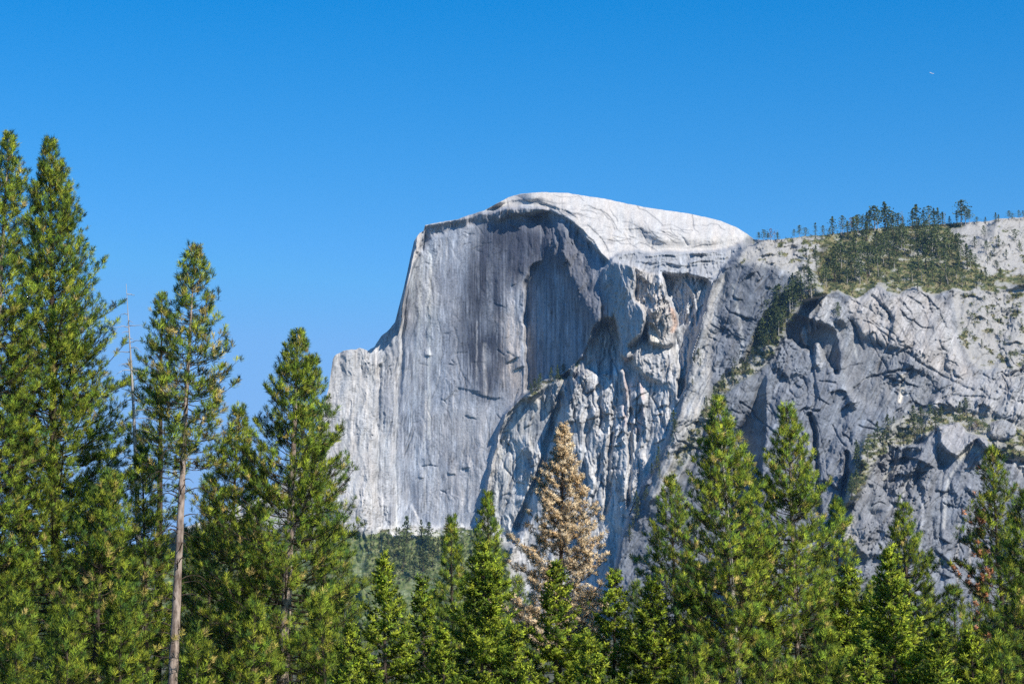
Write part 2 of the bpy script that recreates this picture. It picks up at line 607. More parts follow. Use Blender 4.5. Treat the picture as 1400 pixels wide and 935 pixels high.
# shaded pillar, sunlit warm wall, shaded recess
facet([(836, 352), (866, 356), (872, 384), (868, 400), (884, 430), (880, 452), (872, 470), (858, 492), (848, 486), (842, 440), (836, 420)],
      (852, 420), -1.3, 0.04, d=3790, feather=1, warp=4, alb=(0.42, 0.41, 0.40), flute=0.8, block=0.6, fbm=0.7)
facet([(820, 384), (824, 368), (840, 350), (842, 420), (838, 440), (822, 440)], (830, 400), -1.3, 0.1, d=3826, feather=1, warp=3, alb=(0.36, 0.36, 0.36), flute=0.6, block=0.6, fbm=0.6)
facet([(867, 362), (884, 364), (906, 374), (912, 400), (922, 425), (926, 450), (920, 474), (904, 480), (886, 468), (883, 446), (880, 425), (868, 404), (872, 384)],
      (895, 410), 0.10, 0.16, d=3782, feather=1, warp=5, alb=(0.45, 0.42, 0.385), flute=0.5, block=1.6, fbm=1.3, crack=1.2)
facet([(888, 442), (896, 448), (902, 465), (902, 478), (893, 474), (889, 458)], (896, 460), 0.5, 0.5, d=3771, feather=1, warp=1, alb=(0.62, 0.58, 0.50), block=0.3, fbm=0.4)
facet([(906, 374), (940, 368), (962, 372), (972, 392), (960, 430), (944, 480), (938, 530), (928, 545), (925, 510), (921, 480), (927, 450), (922, 425), (912, 400)],
      (940, 430), -0.62, 0.06, d=3824, feather=1, warp=5, alb=(0.50, 0.50, 0.50), flute=0.8, block=1.3, fbm=0.8)
groove([(938, 385), (948, 400), (952, 425), (950, 450)], 2, -10)
facet([(856, 474), (872, 462), (884, 466), (905, 478), (922, 472), (928, 500), (931, 522), (905, 526), (884, 516), (866, 502)], (895, 490), -0.05, 0.30, d=3786, feather=2, warp=6,
      alb=(0.42, 0.41, 0.395), flute=0.6, block=1.6, fbm=1.0, crack=1.0)
# ledges along the top of the buttress
facet([(836, 354), (846, 345), (900, 345), (960, 346), (1045, 330), (1045, 350), (1000, 366), (968, 384), (940, 374), (906, 376), (868, 364)],
      (930, 368), -0.1, 1.1, d=3812, feather=1, warp=4, alb=(0.33, 0.335, 0.34), ledge=2.4, block=1.0, fbm=1.5, flute=0.0)
for pts, h, rc in (([(880, 352), (905, 349), (930, 352)], 9, 8), ([(938, 360), (960, 357), (985, 358)], 9, 8), ([(885, 361), (905, 359), (925, 363)], 7, 8),
                   ([(940, 374), (955, 378), (970, 382)], 14, 12), ([(870, 372), (884, 384), (896, 392)], 6, 14), ([(838, 600), (850, 590), (862, 596)], 8, 30),
                   ([(895, 560), (905, 554), (915, 556)], 8, 20), ([(920, 560), (930, 548), (942, 540)], 8, 30)):
    step(pts, h, rc, 3)
for pts, wd, dp in (([(838, 560), (834, 640), (828, 700)], 4, 12), ([(864, 560), (862, 620), (858, 690)], 4, 14), ([(876, 560), (872, 600), (866, 640)], 3, 8),
                    ([(806, 560), (798, 640), (790, 700)], 4, 9), ([(784, 560), (772, 640), (764, 700)], 3, 8), ([(818, 530), (820, 570)], 4, 8),
                    ([(852, 510), (860, 560)], 3, -9), ([(872, 510), (880, 560), (884, 600)], 3, -8), ([(846, 500), (852, 530)], 5, -10),
                    ([(850, 650), (848, 720)], 8, -9), ([(826, 600), (822, 690)], 7, -8)):
    groove(pts, wd, dp)

groove([(779, 516), (768, 550), (758, 585), (742, 640), (724, 690), (710, 720)], 8, 46, 3)
bump_([(797, 482), (808, 462), (825, 437), (842, 438), (845, 470), (848, 500), (836, 508), (818, 514), (804, 504), (792, 512), (782, 522), (788, 500)], 34, 1, 5)

# --- the nearer cliffs on the right ---------------------------------
CLIFF = [(1060, 318), (1028, 333), (1006, 352), (990, 366), (976, 384), (968, 410), (960, 440), (952, 470), (946, 500), (940, 530), (928, 562), (916, 592), (900, 622), (880, 662),
         (862, 700), (850, 735), (838, 800), (830, 910), (1600, 910), (1600, 250), (1060, 250)]
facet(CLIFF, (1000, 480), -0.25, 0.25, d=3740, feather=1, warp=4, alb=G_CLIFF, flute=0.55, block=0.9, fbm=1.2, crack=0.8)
cl = inside(CLIFF, 4)
# bright ribs along its left edge
facet([(976, 390), (995, 372), (990, 400), (978, 440), (972, 480), (970, 540), (958, 600), (930, 660), (905, 680), (880, 690), (905, 622), (930, 562), (946, 500), (960, 440)],
      (960, 510), -0.10, 0.30, rel=-6, feather=3, warp=4, alb=(0.34, 0.33, 0.31), flute=2.0, block=0.6, fbm=1.2)
# upper plateau, wooded
facet([(1020, 340), (1040, 300), (1600, 250), (1600, 440), (1320, 440), (1298, 440), (1260, 435), (1200, 435), (1150, 430), (1120, 415), (1098, 402), (1118, 378), (1090, 362), (1060, 352)],
      (1150, 400), 0.02, 1.7, d=3785, feather=7, warp=12, alb=(0.15, 0.165, 0.06), veg=1.0, flute=0.0, block=0.5, fbm=1.6, ledge=0.8)
facet([(1020, 338), (1035, 322), (1075, 318), (1130, 328), (1122, 350), (1112, 372), (1095, 384), (1060, 366), (1010, 364)],
      (1080, 380), -0.05, 1.0, rel=0, feather=4, warp=10, alb=(0.31, 0.305, 0.29), veg=0.36, block=1.1, fbm=1.5, ledge=1.2)
facet([(1290, 316), (1340, 296), (1600, 280), (1600, 372), (1380, 378), (1345, 372), (1330, 350), (1300, 336)],
      (1340, 340), 0.1, 1.1, rel=0, feather=4, warp=8, alb=(0.34, 0.33, 0.315), veg=0.34, block=1.2, fbm=1.6, ledge=1.0)
# wooded ramp dropping to the left between the two lobes
RAMP = [(1112, 385), (1135, 402), (1096, 420), (1082, 440), (1066, 466), (1050, 492), (1038, 506), (1010, 524), (985, 548), (960, 590), (930, 640), (912, 650), (930, 610), (968, 545), (985, 520), (1018, 490), (1035, 455), (1050, 425), (1072, 405), (1092, 392)]
facet(RAMP, (1050, 470), -0.73, 0.61, d=3724, feather=2, warp=5, alb=(0.15, 0.16, 0.075), veg=0.8, block=1.3, fbm=1.6)
# right lobe
facet([(1124, 405), (1100, 418), (1086, 436), (1070, 466), (1052, 494), (1048, 515), (1042, 560), (1040, 640), (1036, 720), (1034, 910), (1600, 910), (1600, 395), (1400, 386), (1345, 406), (1300, 394), (1276, 406), (1250, 392), (1226, 404), (1200, 390), (1172, 408), (1145, 398)],
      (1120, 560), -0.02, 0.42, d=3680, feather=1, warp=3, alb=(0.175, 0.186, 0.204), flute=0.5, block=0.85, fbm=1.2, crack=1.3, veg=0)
# slab left of the dark slot and the slot's shadowed back
facet([(1040, 508), (1010, 524), (985, 548), (960, 600), (930, 700), (920, 910), (1032, 910), (1030, 640), (1012, 590), (1030, 545), (1044, 515)],
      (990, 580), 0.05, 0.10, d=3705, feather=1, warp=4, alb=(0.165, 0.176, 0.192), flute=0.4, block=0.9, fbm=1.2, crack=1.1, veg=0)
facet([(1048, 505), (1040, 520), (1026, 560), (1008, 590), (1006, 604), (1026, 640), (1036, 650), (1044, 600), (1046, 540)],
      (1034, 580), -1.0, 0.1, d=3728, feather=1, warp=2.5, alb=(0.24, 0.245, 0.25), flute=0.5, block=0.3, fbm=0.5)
# bowl-shaped alcove with roof
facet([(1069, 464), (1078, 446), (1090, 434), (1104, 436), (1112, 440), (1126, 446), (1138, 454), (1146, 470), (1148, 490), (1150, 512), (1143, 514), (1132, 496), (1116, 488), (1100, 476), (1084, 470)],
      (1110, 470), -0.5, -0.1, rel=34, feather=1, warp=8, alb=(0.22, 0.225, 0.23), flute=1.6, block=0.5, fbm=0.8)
facet([(1071, 462), (1088, 436), (1100, 414), (1130, 404), (1150, 412), (1156, 440), (1150, 460), (1138, 450), (1112, 436), (1092, 431)],
      (1112, 432), -0.25, 0.9, rel=-5, feather=2, warp=3, alb=(0.30, 0.30, 0.30), flute=1.2, block=1.0, fbm=1.2)
facet([(1098, 446), (1102, 444), (1106, 462), (1104, 476), (1098, 470), (1094, 456)], (1100, 460), 0.3, 0.1, rel=-16, feather=1, warp=1.5, alb=(0.33, 0.33, 0.33))
facet([(1114, 470), (1120, 468), (1126, 492), (1122, 508), (1114, 500), (1112, 486)], (1118, 488), 0.2, 0.2, rel=-26, feather=1, warp=1.5, alb=(0.33, 0.33, 0.33))
bump_([(1104, 434), (1108, 434), (1110, 456), (1106, 456)], -20, 1, 1)
bump_([(1113, 434), (1115, 434), (1116, 452), (1114, 452)], -22, 1, 1)
facet([(1140, 440), (1160, 440), (1172, 470), (1180, 520), (1168, 560), (1150, 530), (1153, 492), (1146, 466)], (1160, 490), -0.45, 0.5, rel=-8, feather=2, warp=5, alb=(0.27, 0.275, 0.28), block=1.6, fbm=1.3, crack=1.2)
# sunlit slabs
SLAB = [(1160, 412), (1185, 400), (1200, 392), (1224, 405), (1250, 393), (1276, 406), (1292, 414), (1302, 440), (1318, 486), (1320, 500), (1360, 520), (1330, 530), (1280, 512), (1240, 482), (1205, 470), (1180, 462), (1168, 440)]
facet(SLAB, (1240, 408), 0.10, 0.50, rel=-2, feather=4, warp=8, alb=G_WARM, flute=0.2, block=0.75, fbm=1.0, crack=0.9)
facet([(1170, 445), (1182, 470), (1240, 484), (1282, 514), (1320, 532), (1290, 560), (1240, 580), (1200, 560), (1166, 540), (1150, 520), (1160, 480)], (1210, 520), -0.12, 0.36, rel=4, feather=3, warp=6,
      alb=(0.20, 0.205, 0.212), flute=0.3, block=0.9, fbm=1.2, crack=1.6)
# broken ground with scrub, far right
facet([(1300, 396), (1600, 385), (1600, 520), (1340, 505), (1316, 480), (1302, 440)], (1350, 505), 0.12, 0.55, rel=8, feather=4, warp=8, alb=(0.33, 0.32, 0.30), veg=0.5, block=1.3, fbm=1.8, crack=0.8)
facet([(1300, 520), (1420, 490), (1600, 500), (1600, 600), (1380, 580), (1320, 560), (1270, 560)], (1360, 540), 0.1, 0.6, rel=0, feather=4, warp=8, alb=(0.31, 0.305, 0.30), flute=0.3, block=1.8, fbm=1.7, crack=1.3)
# lower terrace with trees, then the boulder-topped bastion in front
facet([(1165, 640), (1180, 600), (1215, 582), (1270, 562), (1320, 560), (1410, 588), (1600, 600), (1600, 640), (1380, 632), (1345, 600), (1300, 594), (1250, 604), (1215, 622), (1190, 650), (1165, 690), (1150, 700)],
      (1290, 564), 0.05, 0.85, rel=0, feather=3, warp=6, alb=(0.17, 0.175, 0.095), veg=0.75, block=1.5, fbm=1.5)
BAST = [(1150, 910), (1152, 720), (1170, 690), (1188, 652), (1200, 628), (1225, 612), (1262, 606), (1282, 582), (1310, 576), (1322, 592), (1350, 600), (1356, 622), (1376, 636), (1400, 640), (1600, 650), (1600, 910)]
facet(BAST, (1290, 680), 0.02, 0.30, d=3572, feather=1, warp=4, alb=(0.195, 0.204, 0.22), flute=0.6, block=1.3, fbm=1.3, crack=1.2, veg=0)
facet([(1150, 760), (1152, 720), (1170, 690), (1188, 652), (1200, 628), (1225, 612), (1262, 610), (1280, 640), (1270, 690), (1260, 760)], (1220, 680), -0.2, 0.5, rel=-2, feather=3, warp=6,
      alb=(0.20, 0.203, 0.21), flute=0.4, block=2.0, fbm=1.4, crack=2.0)
facet([(1282, 582), (1310, 576), (1322, 592), (1350, 600), (1354, 616), (1346, 614), (1336, 600), (1322, 612), (1310, 624), (1296, 618), (1286, 606)], (1310, 600), 0.1, 0.8, rel=-14, feather=1, warp=3,
      alb=(0.31, 0.30, 0.295), block=2.2, fbm=1.2, crack=1.2)
facet([(1282, 610), (1296, 618), (1308, 624), (1304, 630), (1294, 638), (1284, 640)], (1292, 624), -0.6, -0.2, rel=10, feather=1, warp=2, alb=(0.25, 0.25, 0.25))
step([(1218, 632), (1235, 622), (1256, 630), (1280, 638)], 16, 22, 4)
step([(1200, 660), (1215, 655), (1230, 662)], 8, 22, 4)
step([(1190, 690), (1205, 684), (1216, 694)], 9, 22, 4)
step([(1336, 604), (1345, 606), (1354, 618)], 10, 14, 2)
# the boulder on the right
bl = np.clip(1 - ((PX - 1370) / 20) ** 2 - ((PY - 588) / 14) ** 2, 0, 1)
D -= 22 * np.sqrt(bl)
ALB[bl > 0] = (0.27, 0.268, 0.265)
VEG[bl > 0] = 0
facet([(1376, 626), (1386, 622), (1404, 640), (1420, 660), (1400, 652)], (1390, 636), 0.1, 0.5, rel=-14, feather=1, warp=2, alb=(0.3, 0.3, 0.3))
for pts, wd, dp in (([(1107, 568), (1112, 590), (1117, 640), (1118, 700)], 4, 26), ([(1157, 620), (1155, 660), (1152, 700)], 4, 24), ([(1110, 505), (1116, 540), (1108, 568)], 2.5, 8),
                    ([(1084, 565), (1100, 558), (1118, 562)], 2, 6), ([(1192, 404), (1212, 420), (1220, 440)], 2.5, 8), ([(1166, 440), (1176, 462), (1180, 478)], 2, 7),
                    ([(1150, 548), (1180, 520), (1205, 512), (1240, 505)], 2, 7), ([(1240, 484), (1280, 510), (1330, 534)], 2, 5), ([(1046, 650), (1050, 760)], 3, 10),
                    ([(1256, 560), (1300, 540), (1360, 545)], 2, 6), ([(1290, 640), (1284, 720), (1290, 800)], 2, 5), ([(1250, 640), (1262, 690), (1268, 730)], 3, 6)):
    groove(pts, wd, dp)
for pts, h, rc in (([(1010, 390), (1022, 378), (1036, 372)], 8, 14), ([(1050, 362), (1062, 358)], 8, 10), ([(1036, 352), (1050, 348), (1066, 348)], 8, 8), ([(1088, 366), (1100, 364), (1112, 372)], 9, 10),
                   ([(1044, 391), (1054, 394)], 6, 10), ([(1186, 462), (1194, 452), (1200, 462)], 8, 22), ([(1148, 562), (1160, 552), (1178, 548)], 9, 30), ([(1130, 540), (1146, 532), (1160, 536)], 9, 24),
                   ([(1266, 556), (1284, 550), (1306, 556)], 9, 14), ([(1330, 558), (1346, 552), (1360, 558)], 9, 14), ([(1060, 560), (1080, 546), (1100, 540)], 3, 30), ([(1222, 494), (1244, 500), (1262, 512)], 6, 14),
                   ([(1376, 470), (1390, 466), (1402, 472)], 8, 14), ([(1310, 410), (1330, 404), (1346, 410)], 8, 14), ([(1326, 440), (1340, 432), (1352, 438)], 9, 14)):
    step(pts, h, rc, 3)
CLIFFMASK = cl

# --- green talus at the foot of the dome ----------------------------
facet([(-200, 742), (520, 728), (560, 724), (610, 724), (640, 722), (668, 724), (700, 760), (700, 910), (-200, 910)], (580, 730), -0.32, 1.25, rel=-36, feather=5, warp=10, alb=(0.19, 0.22, 0.11), veg=1.15,
      flute=0, block=1.6, fbm=1.5, crack=0)
TALUS = inside([(-200, 736), (520, 728), (560, 724), (610, 724), (640, 722), (668, 724), (700, 760), (700, 910), (-200, 910)], 4)

# ------------------------------------------------------------------ joints
HSLAB = [(1000, 370), (1090, 370), (1060, 430), (1010, 500), (960, 580), (950, 540), (975, 440)]
LOBE = [(1060, 500), (1100, 490), (1160, 520), (1200, 470), (1300, 500), (1400, 500), (1400, 560), (1250, 570), (1170, 620), (1140, 720), (1050, 760), (1050, 560)]
SLABP = [(1150, 415), (1290, 402), (1320, 490), (1240, 480), (1180, 462)]
LEFTSL = [(1000, 540), (1030, 520), (1005, 600), (1000, 700), (930, 720), (950, 630)]
BASTP = [(1180, 680), (1210, 625), (1300, 630), (1400, 650), (1400, 800), (1170, 800)]
MAINP = [(790, 510), (850, 510), (925, 520), (900, 620), (850, 720), (720, 740), (750, 600)]
RIBP = [(690, 570), (770, 515), (735, 660), (700, 740), (660, 720)]
FACEP = [(560, 380), (600, 325), (700, 310), (715, 430), (715, 530), (660, 700), (540, 715), (545, 480)]
EWALL = [(868, 370), (910, 380), (925, 450), (900, 500), (880, 450)]
REC = [(910, 380), (965, 380), (945, 500), (925, 530), (925, 440)]
cracks(HSLAB, 26, 60, 12, 20, 70, 3.0, 0.9, 3)
cracks(HSLAB, 14, 150, 14, 14, 40, 3.0, 0.9, 4)
cracks(LOBE, 44, 55, 14, 20, 80, 4.0, 1.0, 5)
cracks(LOBE, 46, 150, 16, 16, 60, 4.5, 1.0, 8)
cracks(LOBE, 22, 100, 10, 20, 70, 5.0, 1.1)
cracks(SLABP, 22, 122, 10, 20, 70, 3.5, 0.9, 4)
cracks(SLABP, 12, 40, 14, 14, 40, 3.5, 0.9, 4)
cracks(LEFTSL, 20, 60, 12, 16, 60, 3.5, 0.9, 4)
cracks(LEFTSL, 12, 150, 12, 12, 36, 3.5, 0.9, 5)
cracks(BASTP, 34, 60, 16, 14, 60, 4.0, 1.0, 5)
cracks(BASTP, 34, 155, 16, 12, 44, 4.5, 1.0, 9)
cracks(MAINP, 70, 88, 7, 20, 90, 5.0, 1.2, 0)
cracks(MAINP, 46, 10, 18, 8, 26, 3.5, 0.9, 9)
cracks(RIBP, 34, 76, 7, 16, 70, 3.0, 1.0, 0)
cracks(RIBP, 16, 30, 18, 8, 22, 3.0, 0.9, 5)
cracks(FACEP, 26, 89, 3, 20, 110, 1.2, 0.8, 0)
cracks(FACEP, 30, 170, 22, 6, 26, 2.0, 0.8, 3)
cracks(EWALL, 18, 60, 20, 10, 40, 3.5, 0.9, 7)
cracks(REC, 16, 80, 16, 12, 50, 4.0, 1.0, 6)
# ------------------------------------------------------------------ relief
D = blur(D, 1) * 0.5 + D * 0.5
wx, wy = 7 * SX, 7 * SY
fl = perlin((PX + wx) / 5.5, PY / 130, 21) + 1.5 * perlin((PX + wx) / 13, PY / 170 + 7, 22) + 2.0 * perlin((PX + wx) / 33, PY / 260, 23) + 0.7 * np.abs(perlin((PX + wx * .5) / 3.2, PY / 60, 24))
# the grain of the right-hand cliffs leans
gx = np.where(CLIFFMASK, PX + 0.42 * PY, PX)
fl2 = perlin((gx + wx) / 6, PY / 70, 25) + 1.6 * perlin((gx + wx) / 15, PY / 120, 26)
fl = np.where(CLIFFMASK, fl2 * 1.2, fl)


bk = np.zeros_like(D)
cr = np.zeros_like(D)
lean = np.where(CLIFFMASK, 0.35, 0.10)
ani = np.where(CLIFFMASK, 1.7, 5.5)
for size, amp, seed in ((70, 0.55, 31), (34, 0.8, 32), (17, 0.9, 33), (8.5, 0.8, 34), (4.4, 0.6, 35)):
    w_ = 0.4 * size
    bk += amp * size * MPP * 0.20 * chisel((PX + lean * PY + w_ * SX) / size, (PY + w_ * SY) / (size * ani), seed)
crm = np.clip(2.2 * fbm(PX / 60, PY / 60, 38, 3) + 0.1, 0, 1)
for size, seed in ((46, 36), (19, 37)):
    f1, f2, ci, cj, ox, oy = worley((PX + 0.5 * PY + 0.5 * size * WX) / size, (PY - 0.3 * PX + 0.5 * size * WY) / (size * 1.5), seed)
    cr += np.clip(1 - (f2 - f1) / (2.0 / size), 0, 1) * crm * np.clip(2 * perlin(PX / 30, PY / 30, seed + 5) + .3, 0, 1)
fb = fbm(PX / 46, PY / 46, 41, 6, 0.55)
fr = fbm(PX / 22, PY / 30, 42, 5, 0.55, ridged=True)
lg = perlin(PX / 90 + 0.2 * WX, (PY + 5 * WY + 0.08 * PX) / 4.2, 43) + perlin(PX / 60, (PY + 5 * WY) / 9, 44)


def plates(f, n):
    q = f * n
    b = np.floor(q)
    return (b + np.clip((q - b - 0.82) / 0.18, 0, 1)) / n


pv1 = plates(fbm((PX + 2.0 * wx) / 17, PY / 85, 71, 4), 4)
pv2 = plates(fbm((PX + wx) / 7, PY / 34, 72, 3), 3)
pc1 = plates(fbm((PX + 0.45 * PY + 2 * wx) / 42, (PY - 0.2 * PX + 2 * wy) / 80, 73, 5), 5)
pc2 = plates(fbm((PX + 0.3 * PY + wx) / 15, (PY - 0.3 * PX + wy) / 26, 74, 4), 3)
pl = np.where(CLIFFMASK, 16 * pc1 + 6 * pc2, 13 * pv1 + 5 * pv2)
hf = fbm(PX / 5, PY / 7, 75, 3, 0.7)
calm = np.clip(0.75 + 1.9 * fbm(PX / 75, PY / 75, 76, 3), 0.2, 1.6)
D = D + AMP['block'] * calm * pl + (0.35 + 0.5 * AMP['fbm']) * 0.4 * hf
D = D + AMP['flute'] * 1.5 * fl + AMP['block'] * 1.25 * calm * bk + AMP['fbm'] * (2.6 * fb - 1.4 * fr) + AMP['ledge'] * 2.2 * lg + AMP['crack'] * 2.2 * cr
D = D.astype(np.float32)

# ------------------------------------------------------------------ rock colours (stains, streaks, lichen, clean breaks, some painted light and shade)
# dark lichen streaks down the dome's face
sw = 0.5 + 1.1 * perlin(PX / 40, PY / 70, 50)
lichen = np.clip(0.42 + sw * (0.9 * perlin((PX + wx * .12) / 6, PY / 210, 51) + 1.3 * perlin((PX + wx * .1) / 2.3, PY / 120, 52)) + 0.9 * perlin(PX / 30, PY / 60, 53) + 0.5 * SX, 0, 1)
FACE = [(556, 400), (575, 340), (600, 318), (700, 296), (760, 300), (830, 380), (830, 480), (720, 560), (690, 566), (655, 720), (515, 730), (520, 520), (545, 450)]
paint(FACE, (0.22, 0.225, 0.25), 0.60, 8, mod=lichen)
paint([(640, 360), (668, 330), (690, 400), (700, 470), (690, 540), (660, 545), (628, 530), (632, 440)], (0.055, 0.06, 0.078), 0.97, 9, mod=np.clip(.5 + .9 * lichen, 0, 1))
paint([(655, 300), (760, 300), (800, 350), (820, 440), (760, 360), (700, 400), (640, 360)], (0.065, 0.07, 0.092), 0.98, 12, mod=np.clip(.68 + .5 * lichen, 0, 1))  # lichen, darkened further to paint in the shade under the summit
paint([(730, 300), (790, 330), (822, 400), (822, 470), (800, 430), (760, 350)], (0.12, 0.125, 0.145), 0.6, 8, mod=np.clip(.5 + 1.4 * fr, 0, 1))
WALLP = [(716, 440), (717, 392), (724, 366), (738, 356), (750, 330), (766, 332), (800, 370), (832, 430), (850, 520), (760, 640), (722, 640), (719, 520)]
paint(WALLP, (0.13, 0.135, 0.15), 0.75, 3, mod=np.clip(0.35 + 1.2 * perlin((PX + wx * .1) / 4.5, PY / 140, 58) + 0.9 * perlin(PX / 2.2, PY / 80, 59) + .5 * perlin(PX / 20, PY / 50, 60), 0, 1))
paint([(545, 560), (690, 556), (665, 640), (650, 725), (520, 728), (530, 600)], (0.50, 0.50, 0.505), 0.55, 12, mod=np.clip(1.1 - lichen, 0, 1))  # lower face lightened in colour to look sunlit
warmn = np.clip(0.55 + 1.2 * perlin(PX / 9, PY / 60, 54), 0, 1)
paint([(676, 430), (716, 440), (718, 540), (700, 566), (688, 520), (686, 470)], (0.50, 0.43, 0.37), 0.75, 6, mod=warmn)
paint([(560, 340), (600, 330), (605, 520), (570, 560), (552, 560), (556, 430)], (0.47, 0.475, 0.47), 0.55, 10, mod=np.clip(1 - lichen, 0, 1))
paint([(600, 560), (690, 560), (660, 700), (600, 720)], (0.40, 0.385, 0.375), 0.5, 18)
for pts, wd, c, al in (([(588, 345), (588, 430), (586, 520), (587, 600)], 2.2, (0.60, 0.595, 0.56), 0.8), ([(582, 535), (581, 600), (580, 660), (582, 700)], 1.6, (0.62, 0.60, 0.57), 0.85),
                       ([(578, 350), (574, 420), (570, 520)], 1.5, (0.55, 0.55, 0.53), 0.6), ([(662, 470), (663, 540)], 3.0, (0.50, 0.47, 0.44), 0.7), ([(652, 440), (651, 520)], 1.2, (0.5, 0.48, 0.46), 0.6),
                       ([(700, 400), (702, 480)], 3.5, (0.47, 0.43, 0.40), 0.6), ([(620, 540), (618, 700)], 1.2, (0.55, 0.53, 0.51), 0.6), ([(600, 580), (598, 710)], 1.2, (0.55, 0.53, 0.51), 0.5),
                       ([(549, 400), (545, 520), (541, 720)], 2.0, (0.6, 0.59, 0.56), 0.5), ([(530, 600), (527, 720)], 5.0, (0.57, 0.56, 0.54), 0.6), ([(568, 700), (576, 722)], 2.4, (0.62, 0.61, 0.59), 0.8),
                       ([(640, 560), (641, 690)], 1.4, (0.5, 0.47, 0.44), 0.5), ([(610, 330), (608, 380)], 1.6, (0.5, 0.5, 0.5), 0.6), ([(625, 560), (623, 720)], 1.0, (0.2, 0.2, 0.22), 0.6),
                       ([(612, 540), (613, 600)], 1.0, (0.2, 0.2, 0.22), 0.4), ([(652, 560), (650, 700)], 1.0, (0.22, 0.22, 0.24), 0.4)):
    streak(pts, wd, c, al)
paint([(515, 742), (518, 718), (560, 722), (640, 716), (662, 718), (662, 726), (600, 730), (550, 736)], (0.62, 0.61, 0.58), 0.8, 3)
# buttress: iron stains and pale ribs
pale = np.clip(0.4 + 1.3 * perlin((PX + wx) / 8, PY / 50, 55), 0, 1)
paint(MAINF, (0.60, 0.585, 0.56), 0.75, 5, mod=pale)
paint([(690, 566), (775, 515), (745, 660), (700, 740), (650, 740)], (0.62, 0.605, 0.57), 0.75, 5, mod=pale)
paint(MAINF, (0.27, 0.275, 0.285), 0.6, 5, mod=np.clip(-.1 + 1.2 * perlin(PX / 17, PY / 30, 56), 0, 1))
paint([(690, 566), (730, 535), (740, 600), (700, 640), (670, 660)], (0.22, 0.235, 0.20), 0.55, 5, mod=np.clip(-.05 + 1.4 * fbm(PX / 18, PY / 18, 57, 4), 0, 1))
for pts, wd in (([(855, 490), (856, 530), (854, 580)], 4), ([(874, 515), (880, 545)], 3), ([(878, 560), (872, 590)], 4)):
    streak(pts, wd, (0.46, 0.33, 0.30), 0.55)
streak([(918, 424), (924, 442), (920, 452)], 4, (0.52, 0.32, 0.21), 0.7)
paint([(872, 390), (905, 388), (915, 470), (900, 445)], (0.50, 0.445, 0.385), 0.5, 6, mod=warmn)
# right cliffs
spec = fbm(PX / 13, PY / 13, 61, 5, 0.6)
cm = blur(CLIFFMASK.astype(np.float32), 1)
mott = (1 + 0.35 * spec + 0.35 * fbm((PX + .4 * PY) / 9, PY / 45, 62, 4)).astype(np.float32)
ALB *= (1 + cm[..., None] * (mott[..., None] - 1))
paint([(1160, 405), (1290, 400), (1320, 490), (1340, 525), (1240, 500), (1180, 465)], (0.38, 0.36, 0.34), 0.5, 7, mod=np.clip(.3 + 1.5 * spec, 0, 1))
for pts, wd, c, al in (([(990, 375), (980, 410), (976, 440)], 2.0, (0.48, 0.47, 0.45), 0.7), ([(1002, 390), (1012, 440), (1016, 470), (1010, 500)], 2.4, (0.44, 0.44, 0.42), 0.6), ([(965, 480), (958, 540), (945, 600)], 4, (0.50, 0.47, 0.43), 0.6),
                       ([(1234, 514), (1233, 530), (1230, 548)], 3.2, (0.62, 0.55, 0.44), 0.9), ([(1318, 622), (1300, 650), (1292, 680), (1290, 720)], 2.2, (0.48, 0.47, 0.44), 0.7), ([(1236, 520), (1240, 540)], 1.2, (0.5, 0.5, 0.48), .6),
                       ([(1090, 500), (1082, 530)], 1.6, (0.40, 0.40, 0.40), 0.6), ([(1240, 655), (1232, 690)], 1.4, (0.42, 0.41, 0.38), 0.6), ([(1210, 655), (1216, 640), (1220, 645)], 3, (0.48, 0.45, 0.37), 0.6),
                       ([(1262, 690), (1256, 760)], 2, (0.4, 0.4, 0.4), .4), ([(1310, 700), (1308, 800)], 2, (0.36, 0.33, 0.29), .5), ([(1328, 690), (1326, 800)], 2, (0.36, 0.33, 0.29), .5), ([(1340, 680), (1338, 800)], 2, (0.23, 0.23, 0.24), .5),
                       ([(1168, 470), (1172, 490)], 2, (0.44, 0.43, 0.40), .6), ([(1238, 410), (1236, 440)], 6, (0.50, 0.47, 0.44), .5), ([(1280, 420), (1300, 470), (1312, 494)], 5, (0.46, 0.44, 0.41), .5),
                       ([(1312, 624), (1330, 612), (1338, 616)], 5, (0.50, 0.46, 0.38), 0.75)):
    streak(pts, wd, c, al)
paint([(1150, 715), (1168, 705), (1172, 735), (1158, 760), (1146, 740)], (0.46, 0.42, 0.35), 0.7, 4)
for pts, wd in (([(1060, 560), (1076, 546), (1100, 540)], 1.0), ([(1130, 540), (1146, 532), (1160, 536)], 1.2), ([(1084, 565), (1100, 558), (1118, 562)], 1.4), ([(1052, 500), (1048, 560)], 1.2)):
    streak(pts, wd, (0.13, 0.135, 0.14), 0.6)
# cracks coloured darker
ck = np.clip(cr * AMP['crack'] * 0.6, 0, 0.6)[..., None]
ALB[:] = ALB * (1 - ck) + np.array((0.12, 0.125, 0.13), np.float32) * ck
for pts, wd in CRACKS:
    streak(pts, 0.9 * wd, (0.10, 0.105, 0.115), 0.5, 1.5)
# cap: faint joints
capm = blur(inside(CAP, 2).astype(np.float32), 2)
ALB *= (1 + capm[..., None] * (0.10 * fbm((PX + .8 * PY) / 6, (PY - .2 * PX) / 30, 63, 4) + 0.06 * spec - 0.02)[..., None])
ALB *= (1 + 0.12 * fbm(PX / 8, PY / 8, 64, 4))[..., None]
